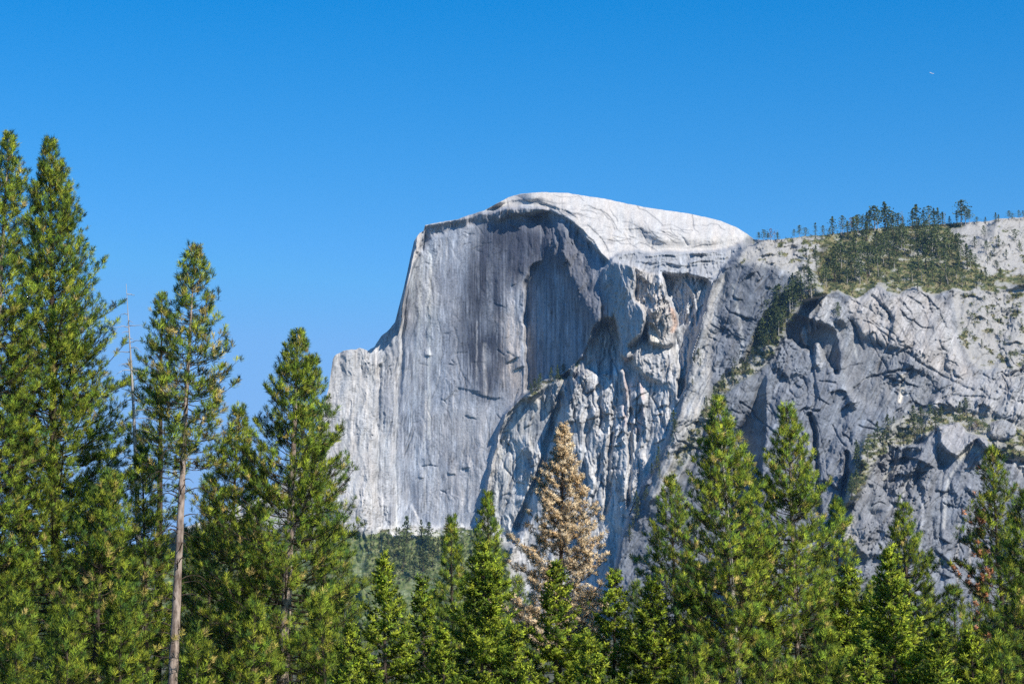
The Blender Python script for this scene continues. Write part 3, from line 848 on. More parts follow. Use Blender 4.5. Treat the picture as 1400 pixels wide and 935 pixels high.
# lip of the cap: grey, broken
LIP = [(581, 309), (640, 297), (690, 281), (745, 279), (790, 303), (815, 328), (835, 352), (850, 350), (838, 330), (815, 306), (790, 286), (750, 268), (700, 268), (650, 288), (585, 300)]
paint(LIP, (0.22, 0.22, 0.225), 0.75, 3, mod=np.clip(0.2 + 1.6 * fbm(PX / 12, PY / 5, 68, 4), 0, 1))
# scratches: thin pale and dark marks along the grain
gs = np.where(CLIFFMASK, PX + 0.5 * PY, PX + 0.03 * PY)
m1 = np.clip((perlin(gs / 2.4, PY / 26, 91) + 0.5 * perlin(gs / 9, PY / 60, 92) - 0.30) * 3.2, 0, 1)
m2 = np.clip((perlin(gs / 2.0, PY / 20, 93) + 0.6 * perlin(gs / 11, PY / 40, 94) - 0.32) * 3.2, 0, 1)
m3 = np.clip((perlin(PX / 3.5, PY / 2.0, 95) + 0.6 * fbm(PX / 30, PY / 30, 96, 3) - 0.36) * 4, 0, 1)
notcap = (1 - 0.8 * capm)
ALB *= (1 + notcap * (0.34 * m1 - 0.34 * m2 - 0.32 * m3) + 0.10 * hash2(np.floor(PX / 1.4), np.floor(PY / 1.4), 97) - 0.05)[..., None]
hue = fbm(PX / 14, PY / 60, 98, 4)[..., None]
ALB *= 1 + hue * np.array((0.07, 0.0, -0.07), np.float32)
# low green growth keeps to patches
vn = fbm(PX / 16, PY / 8, 65, 5, 0.6) + 0.5 * fbm(PX / 60, PY / 40, 66, 3)
VEGM = np.clip((VEG - 0.62 + 1.35 * vn) * 4.5, 0, 1)
VEGM = np.where(VEG < 0.02, 0, VEGM).astype(np.float32)
gq_ = fbm(PX / 9, PY / 5, 67, 4)[..., None]
gcol = np.where(gq_ > 0.12, np.array((0.055, 0.070, 0.026)), np.where(gq_ > -0.12, np.array((0.12, 0.125, 0.045)), np.array((0.20, 0.175, 0.09))))
rocky = np.array((0.34, 0.325, 0.30), np.float32)
vv = ((VEG > 0.3) & ~TALUS)[..., None] * 0.75 * (1 - VEGM[..., None])
ALB = ALB * (1 - vv) + rocky * vv
gcol = np.where(TALUS[..., None], gcol * np.array((0.85, 1.05, 0.85)) + 0.006, gcol)
ALB = ALB * (1 - VEGM[..., None]) + gcol * VEGM[..., None]
ALB = np.clip(ALB, 0.03, 0.8).astype(np.float32)

# ------------------------------------------------------------------ to meshes
RX, RZ = ray(PX, PY)
P = np.stack([RX * D, D, CAMZ + RZ * D], -1)
back = []
for dy, dz in ((1500, -1500), (700, -420), (320, -130), (140, -42), (60, -14), (25, -4)):
    q = P[0].copy()
    q[:, 1] += dy
    q[:, 2] = np.maximum(q[:, 2] + dz, -40)
    back.append(q)
nb = len(back)
P = np.concatenate([np.stack(back, 0), P], 0)
ALBx = np.concatenate([np.repeat(ALB[:1], nb, 0), ALB], 0)
nr = NR + nb
idx = np.arange(nr * NX).reshape(nr, NX)
quads = np.stack([idx[:-1, :-1], idx[1:, :-1], idx[1:, 1:], idx[:-1, 1:]], -1).reshape(-1, 4)
lab = np.where(TALUS, 3, np.where(CLIFFMASK, 2, np.where(inside(BUT, 3), 1, 0)))
lab = np.concatenate([np.repeat(lab[:1], nb, 0), lab], 0)[:-1, :-1].reshape(-1)
Vall, Call = P.reshape(-1, 3), ALBx.reshape(-1, 3)
MOUNT = {}
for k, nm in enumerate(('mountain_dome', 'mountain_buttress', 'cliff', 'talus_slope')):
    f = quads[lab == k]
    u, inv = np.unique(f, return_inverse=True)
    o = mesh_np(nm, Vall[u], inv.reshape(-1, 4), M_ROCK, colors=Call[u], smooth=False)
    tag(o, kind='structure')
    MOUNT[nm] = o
# ------------------------------------------------------------------ valley floor
gxs = np.concatenate([np.linspace(-9000, -1200, 24), np.linspace(-1100, 1100, 90), np.linspace(1200, 9000, 24)])
gys = np.concatenate([np.linspace(-9000, -300, 24), np.linspace(-250, 4200, 180), np.linspace(4400, 9000, 16)])
GX, GY = np.meshgrid(gxs, gys)


def ground_z(x, y):
    x, y = np.asarray(x, float), np.asarray(y, float)
    t = np.clip((y - 700) / 2600, 0, 1)
    z = 257 * t * t * (3 - 2 * t) * (0.55 + 0.45 * t)
    z = z + np.where(y > 3300, (y - 3300) * 0.05, 0)
    z = z + 4 * fbm(x / 300, y / 300, 81, 3) * np.clip((y - 300) / 500, 0, 1)
    return z - 0.0


GZ = ground_z(GX, GY)
gi = np.arange(GX.size).reshape(GX.shape)
gq = np.stack([gi[:-1, :-1], gi[:-1, 1:], gi[1:, 1:], gi[1:, :-1]], -1).reshape(-1, 4)
gm, gn, gl, gp = new_mat('forest_floor')
gtc = gn.new('ShaderNodeTexCoord')
gno = gn.new('ShaderNodeTexNoise')
gno.inputs['Scale'].default_value = 0.05
gno.inputs['Detail'].default_value = 8
gno.inputs['Roughness'].default_value = 0.7
gl.new(gtc.outputs['Object'], gno.inputs['Vector'])
gcr = gn.new('ShaderNodeValToRGB')
gcr.color_ramp.elements[0].position = 0.35
gcr.color_ramp.elements[0].color = (0.035, 0.045, 0.018, 1)
gcr.color_ramp.elements[1].position = 0.68
gcr.color_ramp.elements[1].color = (0.13, 0.115, 0.06, 1)
gl.new(gno.outputs['Fac'], gcr.inputs['Fac'])
gl.new(gcr.outputs['Color'], gp.inputs['Base Color'])
gp.inputs['Roughness'].default_value = 1.0
ground = mesh_np('ground', np.stack([GX, GY, GZ], -1).reshape(-1, 3), gq, gm, smooth=True)
tag(ground, kind='structure')
# ------------------------------------------------------------------ trees
def norm(v):
    return v / np.maximum(np.linalg.norm(v, axis=-1, keepdims=True), 1e-9)


def tubes(segs, sides=5):
    """segs: list of (points (n,3), radii (n,)) -> verts, quads"""
    V, F, o = [], [], 0
    for p, r in segs:
        p, r = np.asarray(p, float), np.asarray(r, float)
        n = len(p)
        t = norm(np.gradient(p, axis=0))
        ref = np.where(np.abs(t[:, 2:3]) > 0.9, np.array([[1.0, 0, 0]]), np.array([[0, 0, 1.0]]))
        a = norm(np.cross(t, ref))
        b = np.cross(t, a)
        an = np.arange(sides) * 2 * np.pi / sides
        ring = p[:, None] + r[:, None, None] * (a[:, None] * np.cos(an)[None, :, None] + b[:, None] * np.sin(an)[None, :, None])
        V.append(ring.reshape(-1, 3))
        i = np.arange(n * sides).reshape(n, sides) + o
        j = np.roll(i, -1, 1)
        F.append(np.stack([i[:-1], j[:-1], j[1:], i[1:]], -1).reshape(-1, 4))
        o += n * sides
    return np.concatenate(V), np.concatenate(F)


def needles(rng, pos, axis, scale, colr, n, length, width, spread=(0.35, 1.55), brush=0.10, flat=0.0):
    """tufts of n thin blades: pos, axis, scale (M), colr (M,3)"""
    M = len(pos)
    ax = norm(axis)[:, None, :]
    u = norm(rng.normal(size=(M, n, 3)))
    u = norm(u - (u * ax).sum(-1, keepdims=True) * ax)                 # perpendicular to the axis
    if flat > 0:                                                       # fan in one plane
        side = norm(np.cross(axis, np.array([0, 0, 1.0])) + 1e-4)[:, None, :]
        u = norm(side * np.sign(rng.normal(size=(M, n, 1))) + (1 - flat) * u)
    th = rng.uniform(spread[0], spread[1], (M, n, 1))
    d = ax * np.cos(th) + u * np.sin(th)
    d[..., 2] += 0.12
    d = norm(d)
    L = (length * scale)[:, None, None] * rng.uniform(0.7, 1.15, (M, n, 1))
    base = pos[:, None, :] + ax * (rng.uniform(-1.6, 0.6, (M, n, 1)) * brush * scale[:, None, None])
    wv = norm(np.cross(d, rng.normal(size=(M, n, 3)))) * (width * scale)[:, None, None] * 0.5
    mid = base + d * L * 0.55
    tip = base + d * L
    V = np.stack([base, mid + wv, tip, mid - wv], 2).reshape(-1, 3)
    F = np.arange(M * n * 4).reshape(-1, 4)
    cv = colr[:, None, :] * rng.uniform(0.75, 1.3, (M, n, 1))
    C = np.repeat(cv.reshape(-1, 3), 4, 0)
    nrm = np.repeat(norm(d + 0.35 * ax).reshape(-1, 3), 4, 0)
    return V, F, C, nrm


def crown_branches(rng, h, cb, rmax, prof, whorl, per, rise, droop, lop=0.0, trunk=None, vmin=0.55):
    """list of branch polylines: (points, t) with t = 0 at the crown's base and 1 at the tip"""
    out = []
    z = cb
    while z < h - 0.35:
        t = (z - cb) / (h - cb)
        ln0 = rmax * prof(t)
        k = max(2, int(round(per * rng.uniform(0.75, 1.25))))
        a0 = rng.uniform(0, 6.283)
        for q in range(k):
            az = a0 + q * 6.283 / k + rng.normal() * 0.3
            ln = ln0 * (rng.uniform(vmin, 1.15) if rng.random() > 0.07 else 1.3) * (1 + lop * math.cos(az))
            ln = min(ln, 0.12 + 0.38 * (h - z))
            ln = max(ln, 0.16)
            el = rise * t ** 1.3 + droop * (1 - t) + rng.normal() * 0.12
            n = 6
            s = np.linspace(0, 1, n)
            dirh = np.array([math.cos(az), math.sin(az)])
            bend = rng.normal() * 0.12
            hx = s * ln * math.cos(el)
            lat = bend * ln * s ** 2
            zz = s * ln * math.sin(el) + 0.22 * ln * s ** 2.5 - 0.06 * ln * np.sin(np.pi * s)
            c = trunk(z)
            p = np.stack([c[0] + dirh[0] * hx - dirh[1] * lat, c[1] + dirh[1] * hx + dirh[0] * lat, z + rng.uniform(-.2, .2) + zz], -1)
            out.append((p, t, ln))
        z += whorl * rng.uniform(0.8, 1.2) * (0.6 + 0.5 * (1 - t))
    return out


def woody(root, main, segs, mat_main, mat_limb):
    """trunk and limbs as one mesh"""
    V1, F1 = tubes([main], 10)
    V2, F2 = tubes(segs, 4)
    o = mesh_np('trunk', np.concatenate([V1, V2]), np.concatenate([F1, F2 + len(V1)]), [mat_main, mat_limb], root, smooth=True)
    mi = np.zeros(len(F1) + len(F2), dtype=np.int32)
    mi[len(F1):] = 1
    o.data.polygons.foreach_set('material_index', mi)
    return o


def lerp_poly(p, s):
    x = np.clip(s, 0, 1) * (len(p) - 1)
    i = np.minimum(x.astype(int), len(p) - 2)
    f = (x - i)[:, None]
    return p[i] * (1 - f) + p[i + 1] * f, norm(p[i + 1] - p[i])


PINE_C = np.array([[0.215, 0.330, 0.040], [0.320, 0.415, 0.046], [0.085, 0.175, 0.040], [0.420, 0.460, 0.052]])
PINE_Y = np.array([[0.48, 0.42, 0.10], [0.56, 0.44, 0.16]])
CEDAR_C = np.array([[0.265, 0.370, 0.034], [0.350, 0.430, 0.040], [0.155, 0.250, 0.036], [0.420, 0.470, 0.050]])
DEAD_C = np.array([[0.80, 0.62, 0.38], [0.86, 0.70, 0.46], [0.66, 0.47, 0.26], [0.88, 0.75, 0.53]])
RUST_C = np.array([[0.50, 0.24, 0.13], [0.44, 0.20, 0.10]])


def pick(rng, pal, M):
    a, b = rng.integers(0, len(pal), M), rng.integers(0, len(pal), M)
    f = rng.random((M, 1))
    return pal[a] * f + pal[b] * (1 - f)


def conifer(name, label, cat, apex, foot, Y, halfw, cb, seed, kind='pine', mat_bark=None, dens=1.0, yellow=0.05, prof=None, lop=0.0,
            group=None, tint=1.0, whorl=0.62, per=5.6, rise=0.85, droop=-0.12, nn=42, rust=None, r0=None, dead_low=0, tuft=1.0, pal=None):
    """apex, foot: photo pixels of the tip and of a lower point of the trunk; cb = pixel row of the crown's base;
    halfw = crown half width in pixels at its widest"""
    rng = np.random.default_rng(seed)
    ax, ay, az = at(apex[0], apex[1], Y)
    fx, fy, fz = at(foot[0], foot[1], Y)
    gz = float(ground_z(ax, Y))
    bx = ax + (fx - ax) * (az - gz) / max(az - fz, 1)
    h = az - gz
    cbz = max(at(apex[0], cb, Y)[2] - gz, 1.5)
    rmax = halfw / FPX * Y * (1.45 if kind == 'cedar' else 1.16)
    root = empty(name, (bx, Y, gz))
    tag(root, label, cat, group)
    wob = rng.normal(size=4) * 0.12

    def trunk(z):
        f = z / h
        return np.array([(ax - bx) * f + wob[0] * math.sin(f * 5 + wob[1] * 9), wob[2] * math.sin(f * 4 + wob[3] * 9)])
    if r0 is None:
        r0 = 0.0095 * h + 0.05
    zs = np.linspace(0, h, 40)
    tp = np.array([[*trunk(z), z] for z in zs])
    tp[0, 2] = -0.4
    tr = r0 * np.clip(1 - zs / h, 0.02, 1) ** 0.8 * (1 + 0.05 * rng.normal(size=40))
    if prof is None:
        def prof(t):
            return (1 - t) ** 0.75 * min(1.0, 0.62 + 1.6 * t)
    br = crown_branches(rng, h, cbz, rmax, prof, whorl * 0.72, per, rise, droop, lop, trunk, 0.40 if kind == 'cedar' else 0.55)
    segs = []
    TP, TA, TS, TC = [], [], [], []
    ext = 5.0 if kind != 'cedar' else 6.5
    for p, t, ln in br:
        rb = 0.010 + 0.008 * ln
        segs.append((p, rb * np.linspace(1, 0.25, len(p))))
        ntw = max(2, int(ln * ext * dens))
        s = np.sort(rng.uniform(0.22 if kind == 'cedar' else 0.30, 1.0, ntw))
        s[-1] = 1.0
        q, tg = lerp_poly(p, s)
        side = norm(np.cross(tg, np.array([0, 0, 1.0])))
        sgn = np.where(np.arange(ntw) % 2 == 0, 1, -1)[:, None]
        tw = norm(tg * rng.uniform(0.4, 1.0, (ntw, 1)) + side * sgn * rng.uniform(0.3, 1.1, (ntw, 1)) + np.array([0, 0, 1.0]) * rng.uniform(-0.1, 0.7 if kind != 'cedar' else 0.25, (ntw, 1)))
        tl = (0.18 + 0.26 * ln * (1.15 - s) * rng.uniform(0.6, 1.3, ntw))
        tl[-1] = 0.1
        for k in range(ntw):
            m = max(1, int(round(tl[k] / (0.50 if kind != 'cedar' else 0.3))))
            e = q[k] + tw[k] * tl[k]
            if tl[k] > 0.35 and kind != 'cedar':
                segs.append((np.array([q[k], e]), np.array([0.012, 0.006])))
            for f in range(m):
                g = 1 - f / max(m, 1) * 0.9
                TP.append(q[k] + tw[k] * tl[k] * g + rng.normal(size=3) * 0.04)
                TA.append(tw[k] + np.array([0, 0, 0.75 if kind == 'pine' else 0.3]) + rng.normal(size=3) * 0.22)
                TC.append(t)
    # bare dead limbs under the crown
    for _ in range(dead_low):
        z = rng.uniform(0.3 * h, max(cbz * 1.05, 0.5 * h))
        a = rng.uniform(0, 6.283)
        ln = rng.uniform(0.3, 1.0) * rmax * 0.7
        s = np.linspace(0, 1, 6)
        c = trunk(z)
        p = np.stack([c[0] + math.cos(a) * ln * s, c[1] + math.sin(a) * ln * s, z + 0.25 * ln * np.sin(s * 2.6) - 0.3 * ln * s ** 2], -1) + rng.normal(size=(6, 3)) * 0.05 * np.linspace(0, 1, 6)[:, None]
        segs.append((p, np.linspace(0.035, 0.008, 6)))
        if ln > 0.8:
            e = p[3] + np.array([rng.normal() * .5, rng.normal() * .5, rng.normal() * 0.3])
            segs.append((np.array([p[3], e]), np.array([0.014, 0.006])))
    woody(root, (tp, tr), segs, mat_bark or M_BARK_DARK, M_BARK_DARK)
    TP, TA, TC = np.array(TP), np.array(TA), np.array(TC)
    M = len(TP)
    if pal is None:
        pal = {'pine': PINE_C, 'cedar': CEDAR_C, 'dead': DEAD_C}[kind]
    c = pick(rng, pal, M) * tint
    if kind == 'pine' and yellow > 0:
        y = rng.random(M) < yellow
        c[y] = pick(rng, PINE_Y, M)[y]
    c = c * (rng.uniform(0.8, 1.15, (M, 1)) if kind == 'dead' else rng.uniform(0.5, 1.35, (M, 1)))
    sc_ = rng.uniform(0.85, 1.3, M) * tuft
    if kind == 'cedar':
        nn = 26
    if kind == 'cedar':
        V, F, C, N_ = needles(rng, TP, TA * np.array([1, 1, 0.7]), sc_, c, nn, 0.20, 0.05, (0.15, 1.7), 0.16, 0.3)
        mesh_np('crown', V, F, M_SPRAY, root, colors=C, normals=N_)
    elif kind == 'dead':
        V, F, C, N_ = needles(rng, TP, TA, sc_, c, nn, 0.20, 0.026, (0.3, 2.4), 0.06)
        mesh_np('crown', V, F, M_DEADNEEDLE, root, colors=C, normals=N_)
    else:
        if rust is not None:
            sel = rust(TP, h, rng)
            V, F, C, N_ = needles(rng, TP[sel], TA[sel], sc_[sel] * 0.9, pick(rng, RUST_C, M)[sel], nn, 0.22, 0.045, (0.5, 2.0), 0.1)
            tag(mesh_np('dry_foliage', V, F, M_DEADNEEDLE, root, colors=C, normals=N_), 'rust coloured dead needles on the left side of the crown')
            TP, TA, sc_, c = TP[~sel], TA[~sel], sc_[~sel], c[~sel]
        V, F, C, N_ = needles(rng, TP, TA, sc_, c, nn, 0.27, 0.019, (0.12, 1.25), 0.12)
        mesh_np('crown', V, F, M_NEEDLE, root, colors=C, normals=N_)
    NT.append((name, M))
    return root


NT = []


def snag(name, label, apex, foot, Y, seed):
    rng = np.random.default_rng(seed)
    ax, ay, az = at(*apex, Y)
    fx, fy, fz = at(*foot, Y)
    gz = float(ground_z(ax, Y))
    bx = ax + (fx - ax) * (az - gz) / (az - fz)
    h = az - gz
    root = empty(name, (bx, Y, gz))
    tag(root, label, 'dead tree')
    zs = np.linspace(0, h, 40)
    tp = np.stack([(ax - bx) * zs / h + 0.05 * np.sin(zs / 3.1), 0.05 * np.sin(zs / 2.3), zs], -1)
    tp[0, 2] = -0.3
    main = (tp, 0.30 * np.clip(1 - zs / h, 0.03, 1) ** 0.9)
    segs = []
    for k in range(85):
        z = h * (0.35 + 0.64 * rng.random())
        a = rng.uniform(0, 6.283)
        ln = rng.uniform(0.4, 1.9) * (0.45 + 1.0 * (1 - z / h) ** 0.5)
        s = np.linspace(0, 1, 6)
        x0 = (ax - bx) * z / h
        p = np.stack([x0 + math.cos(a) * ln * s, math.sin(a) * ln * s, z + 0.12 * ln * s - 0.42 * ln * s ** 2 * rng.uniform(0, 1.3)], -1) + rng.normal(size=(6, 3)) * 0.05 * s[:, None]
        segs.append((p, np.linspace(0.026, 0.007, 6)))
    woody(root, main, segs, M_BARK_GREY, M_BARK_GREY)
    return root


PB, PG = M_BARK_PALE, M_BARK_GREY
# --- the near wood, left to right
def col_prof(t):            # columnar, only tapering near the tip
    return (1 - t) ** 0.55 * min(1.0, 0.7 + t)


def cone(t):
    return (1 - t) ** 0.95 * min(1.0, 0.85 + t)


conifer('pine_tree', 'tallest pine, at the left edge of the photo, sunlit pale trunk showing near its top', 'tree', (14, 183), (-4, 520), 118, 92, 1000, 101, mat_bark=PB, dens=0.9, yellow=.05, whorl=.68, prof=lambda t: (1 - t) ** 0.52 * min(1.0, 0.75 + t))
conifer('pine_tree', 'very tall dense dark green pine just right of the tallest one, second highest top', 'tree', (66, 193), (80, 860), 124, 150, 1010, 102, dens=1.0, yellow=.05, prof=lambda t: (1 - t) ** 0.66 * min(1.0, 0.8 + t), droop=-.1)
snag('dead_tree', 'bare grey dead tree, a thin pole with short twigs between the tall pines', (173, 388), (188, 690), 122, 103)
conifer('pine_tree', 'thin yellowish pine with a long bare pale trunk beside the dead pole', 'tree', (268, 336), (241, 820), 116, 82, 640, 104, mat_bark=PB, tuft=1.12, dens=0.8, yellow=.26, whorl=.72, prof=lambda t: (1 - t) ** 0.62 * min(1.0, 0.75 + t), dead_low=42, r0=0.33, rise=.8)
conifer('pine_tree', 'narrow dark pine half hidden behind the pine with the bare pale trunk', 'tree', (222, 403), (216, 800), 128, 46, 700, 105, dens=.75, yellow=.10, prof=col_prof, whorl=.8, dead_low=26)
conifer('pine_tree', 'yellow-tinged pine filling the gap right of the bare pale trunk', 'tree', (330, 556), (306, 935), 126, 96, 1010, 106, dens=.85, yellow=.16, prof=lambda t: (1 - t) ** 0.6 * min(1.0, 0.8 + t))
conifer('pine_tree', 'broad dark green pine with a double top standing left of the grey dome', 'tree', (407, 449), (388, 900), 117, 126, 960, 107, mat_bark=PB, tuft=.92, dens=1.2, yellow=.06, prof=lambda t: (1 - t) ** 0.72 * min(1.0, 0.75 + t), dead_low=14, r0=.45)
conifer('pine_tree', 'slim second spire close behind the broad double topped pine', 'tree', (434, 486), (440, 900), 121, 42, 760, 108, dens=.8, yellow=.05, prof=col_prof)
conifer('pine_tree', 'low leafy pine at the bottom left corner under the tallest pines', 'tree', (150, 640), (130, 935), 108, 100, 1010, 109, dens=.95, yellow=.08, prof=col_prof)
conifer('pine_tree', 'low bushy pine in front of the dead pole, left of the pale trunk', 'tree', (196, 610), (200, 935), 119, 50, 930, 110, dens=.9, yellow=.08, prof=col_prof)
conifer('cedar_tree', 'bright green narrow cedar at the right foot of the double topped pine', 'tree', (523, 756), (528, 935), 112, 52, 990, 111, 'cedar', prof=cone)
conifer('cedar_tree', 'small bright cedar standing below the green slope at the foot of the dome', 'tree', (574, 784), (576, 935), 118, 46, 990, 112, 'cedar', prof=cone)
conifer('pine_tree', 'small slim pine in front of the left foot of the dome, left of a twin', 'tree', (620, 703), (622, 850), 150, 40, 1000, 113, dens=.95, yellow=.04, tuft=1.0)
conifer('pine_tree', 'small pine right behind the bright pointed cedar, left of the tan dead pine', 'tree', (664, 672), (668, 850), 150, 52, 1000, 114, dens=.95, yellow=.04)
conifer('cedar_tree', 'large bright yellow-green cedar with a pointed top left of the tan dead pine', 'tree', (660, 738), (656, 935), 112, 82, 1000, 115, 'cedar', prof=cone)
conifer('dead_pine_tree', 'dead pine with dry tan needles from top to bottom in front of the cliff', 'dead tree', (768, 577), (766, 850), 126, 80, 900, 116, 'dead', dens=1.6, prof=lambda t: (1 - t) ** 0.85 * min(1.0, 0.85 + t), droop=.06, whorl=.85, per=6.5)
conifer('cedar_tree', 'green cedar standing in front of the lower half of the tan dead pine', 'tree', (762, 764), (760, 935), 114, 60, 1000, 117, 'cedar', prof=cone, tint=.9)
conifer('cedar_tree', 'bright cedar with some brown sprays just right of the tan dead pine', 'tree', (840, 774), (838, 935), 118, 52, 1000, 118, 'cedar', prof=cone)
conifer('cedar_tree', 'rounded bright cedar between the tan dead pine and the big right hand pine', 'tree', (893, 793), (893, 935), 115, 52, 1000, 119, 'cedar', prof=lambda t: (1 - t) ** 0.7 * min(1.0, 0.85 + t), tint=.85)
conifer('pine_tree', 'big bushy pine with yellow tinges in front of the cliff, left of a matching pine', 'tree', (980, 546), (1010, 930), 116, 118, 985, 120, mat_bark=PG, tuft=.88, dens=1.25, yellow=.10, prof=lambda t: (1 - t) ** 0.66 * min(1.0, 0.85 + t), dead_low=14, tint=1.12)
conifer('pine_tree', 'shorter pine leaning out of the left side of the big yellow tinged pine', 'tree', (915, 655), (930, 935), 122, 58, 900, 121, dens=.9, yellow=.06, prof=lambda t: (1 - t) ** 0.55 * min(1.0, 0.85 + t))
conifer('pine_tree', 'tall green spire of a pine right of the big yellow tinged pine', 'tree', (1070, 552), (1100, 930), 119, 118, 985, 122, mat_bark=PB, tuft=.82, dens=1.3, yellow=.05, prof=lambda t: (1 - t) ** 0.80 * min(1.0, 0.85 + t), dead_low=20, tint=1.1)
conifer('pine_tree', 'thin small pine top poking out right of the tall green spire', 'tree', (1141, 682), (1146, 900), 131, 44, 900, 123, dens=.8, yellow=.05)
conifer('cedar_tree', 'bright cedar filling the gap between the tall spire and the dark cone shaped pine', 'tree', (1160, 768), (1160, 935), 118, 55, 1000, 124, 'cedar', prof=cone)
conifer('pine_tree', 'dark green cone shaped pine in front of the grey bastion on the right', 'tree', (1241, 682), (1252, 935), 124, 88, 1010, 125, tuft=.78, dens=1.5, yellow=.02, tint=.85, prof=lambda t: (1 - t) ** 0.85 * min(1.0, 0.85 + t))
conifer('cedar_tree', 'sunlit yellow-green cedar in front of the dark cone shaped pine', 'tree', (1214, 750), (1224, 935), 110, 78, 1000, 126, 'cedar', prof=cone, tint=1.1)
conifer('pine_tree', 'pine with rust coloured dead needles down its left side near the right edge', 'tree', (1357, 610), (1384, 930), 122, 80, 1000, 127, dens=.85, yellow=.05, tint=.85, prof=lambda t: (1 - t) ** 0.7 * min(1.0, 0.85 + t),
        rust=lambda p, h, r: (p[:, 0] < -0.9 - 1.3 * r.random(len(p))) & (r.random(len(p)) < .30) & (p[:, 2] > h * .5))
conifer('pine_tree', 'dark shaded pine cut off by the right edge of the photo', 'tree', (1404, 672), (1410, 930), 113, 70, 1010, 128, dens=1.0, yellow=.03, tint=.8, prof=col_prof)
conifer('cedar_tree', 'small bright green cedar low down beside the rust tinged pine', 'tree', (1328, 862), (1330, 935), 112, 46, 1010, 129, 'cedar', prof=col_prof)
conifer('pine_tree', 'low dark pine between the dark cone shaped pine and the rust tinged pine', 'tree', (1305, 800), (1308, 935), 132, 48, 1000, 130, dens=.9, yellow=.02, tint=.8, prof=col_prof)

# --- low trees that close the foot of the wood, and the shaded rows behind
for k, (x, y, Y, hw, kd) in enumerate(((22, 812, 104, 52, 'pine'), (92, 846, 101, 48, 'pine'), (165, 800, 106, 50, 'pine'), (268, 858, 103, 42, 'pine'), (345, 820, 105, 50, 'pine'),
                                       (440, 806, 108, 46, 'pine'), (478, 846, 104, 42, 'cedar'), (606, 850, 105, 40, 'cedar'), (708, 846, 106, 44, 'cedar'), (802, 860, 105, 40, 'cedar'),
                                       (950, 866, 104, 42, 'pine'), (1048, 872, 104, 44, 'pine'), (1130, 850, 106, 46, 'pine'), (1182, 866, 104, 38, 'cedar'), (1282, 850, 107, 46, 'cedar'), (1372, 868, 104, 44, 'pine'))):
    conifer('young_' + kd + '_tree', 'young bushy pine low in front of the taller trees, only its top in the photo' if kd == 'pine' else 'young bright cedar low in front of the taller trees, only its top in the photo',
            'tree', (x, y), (x, 935), Y, hw, 1080, 300 + k, kd, dens=.9, yellow=.06, prof=col_prof if kd == 'pine' else cone, group='young pines at the foot of the wood' if kd == 'pine' else 'young cedars at the foot of the wood')
for k, (x, y, Y, hw) in enumerate(((288, 648, 150, 56), (35, 700, 175, 70), (118, 740, 170, 62), (190, 760, 180, 50), (262, 735, 172, 52), (318, 800, 168, 56), (395, 740, 190, 60), (470, 742, 172, 50), (548, 818, 175, 40), (592, 810, 165, 40),
                                   (708, 790, 172, 48), (800, 822, 170, 44), (868, 792, 180, 44), (940, 760, 172, 52), (1025, 740, 170, 56), (1120, 752, 172, 50), (1190, 800, 170, 46), (1270, 800, 176, 48), (1340, 800, 172, 50), (1400, 770, 170, 52))):
    conifer('pine_tree', 'shaded pine farther back in the wood, seen through gaps between the front trees', 'tree', (x, y), (x, 935), Y, hw, 990, 400 + k, dens=.75, yellow=.04, prof=lambda t: (1 - t) ** 0.7 * min(1.0, 0.85 + t),
            group='shaded pines farther back in the wood', tint=.9, nn=22, tuft=1.15)
# ------------------------------------------------------------------ trees and brush on the mountain
def leaf_cloud(rng, pts, size, colr, up=0.3):
    n = len(pts)
    a = norm(rng.normal(size=(n, 3)) + np.array([0, 0, up]))
    b = norm(np.cross(a, rng.normal(size=(n, 3))))
    s = size[:, None]
    V = np.stack([pts - a * s, pts + b * s * .55, pts + a * s, pts - b * s * .55], 1).reshape(-1, 3)
    return V, np.arange(4 * n).reshape(-1, 4), np.repeat(colr, 4, 0)


FAR_C = np.array([[0.095, 0.132, 0.050], [0.125, 0.160, 0.054], [0.070, 0.104, 0.050], [0.155, 0.178, 0.060]])
FAR_Y = np.array([[0.10, 0.125, 0.045], [0.13, 0.15, 0.05]])
FAR_R = np.array([[0.30, 0.17, 0.13], [0.24, 0.14, 0.11]])


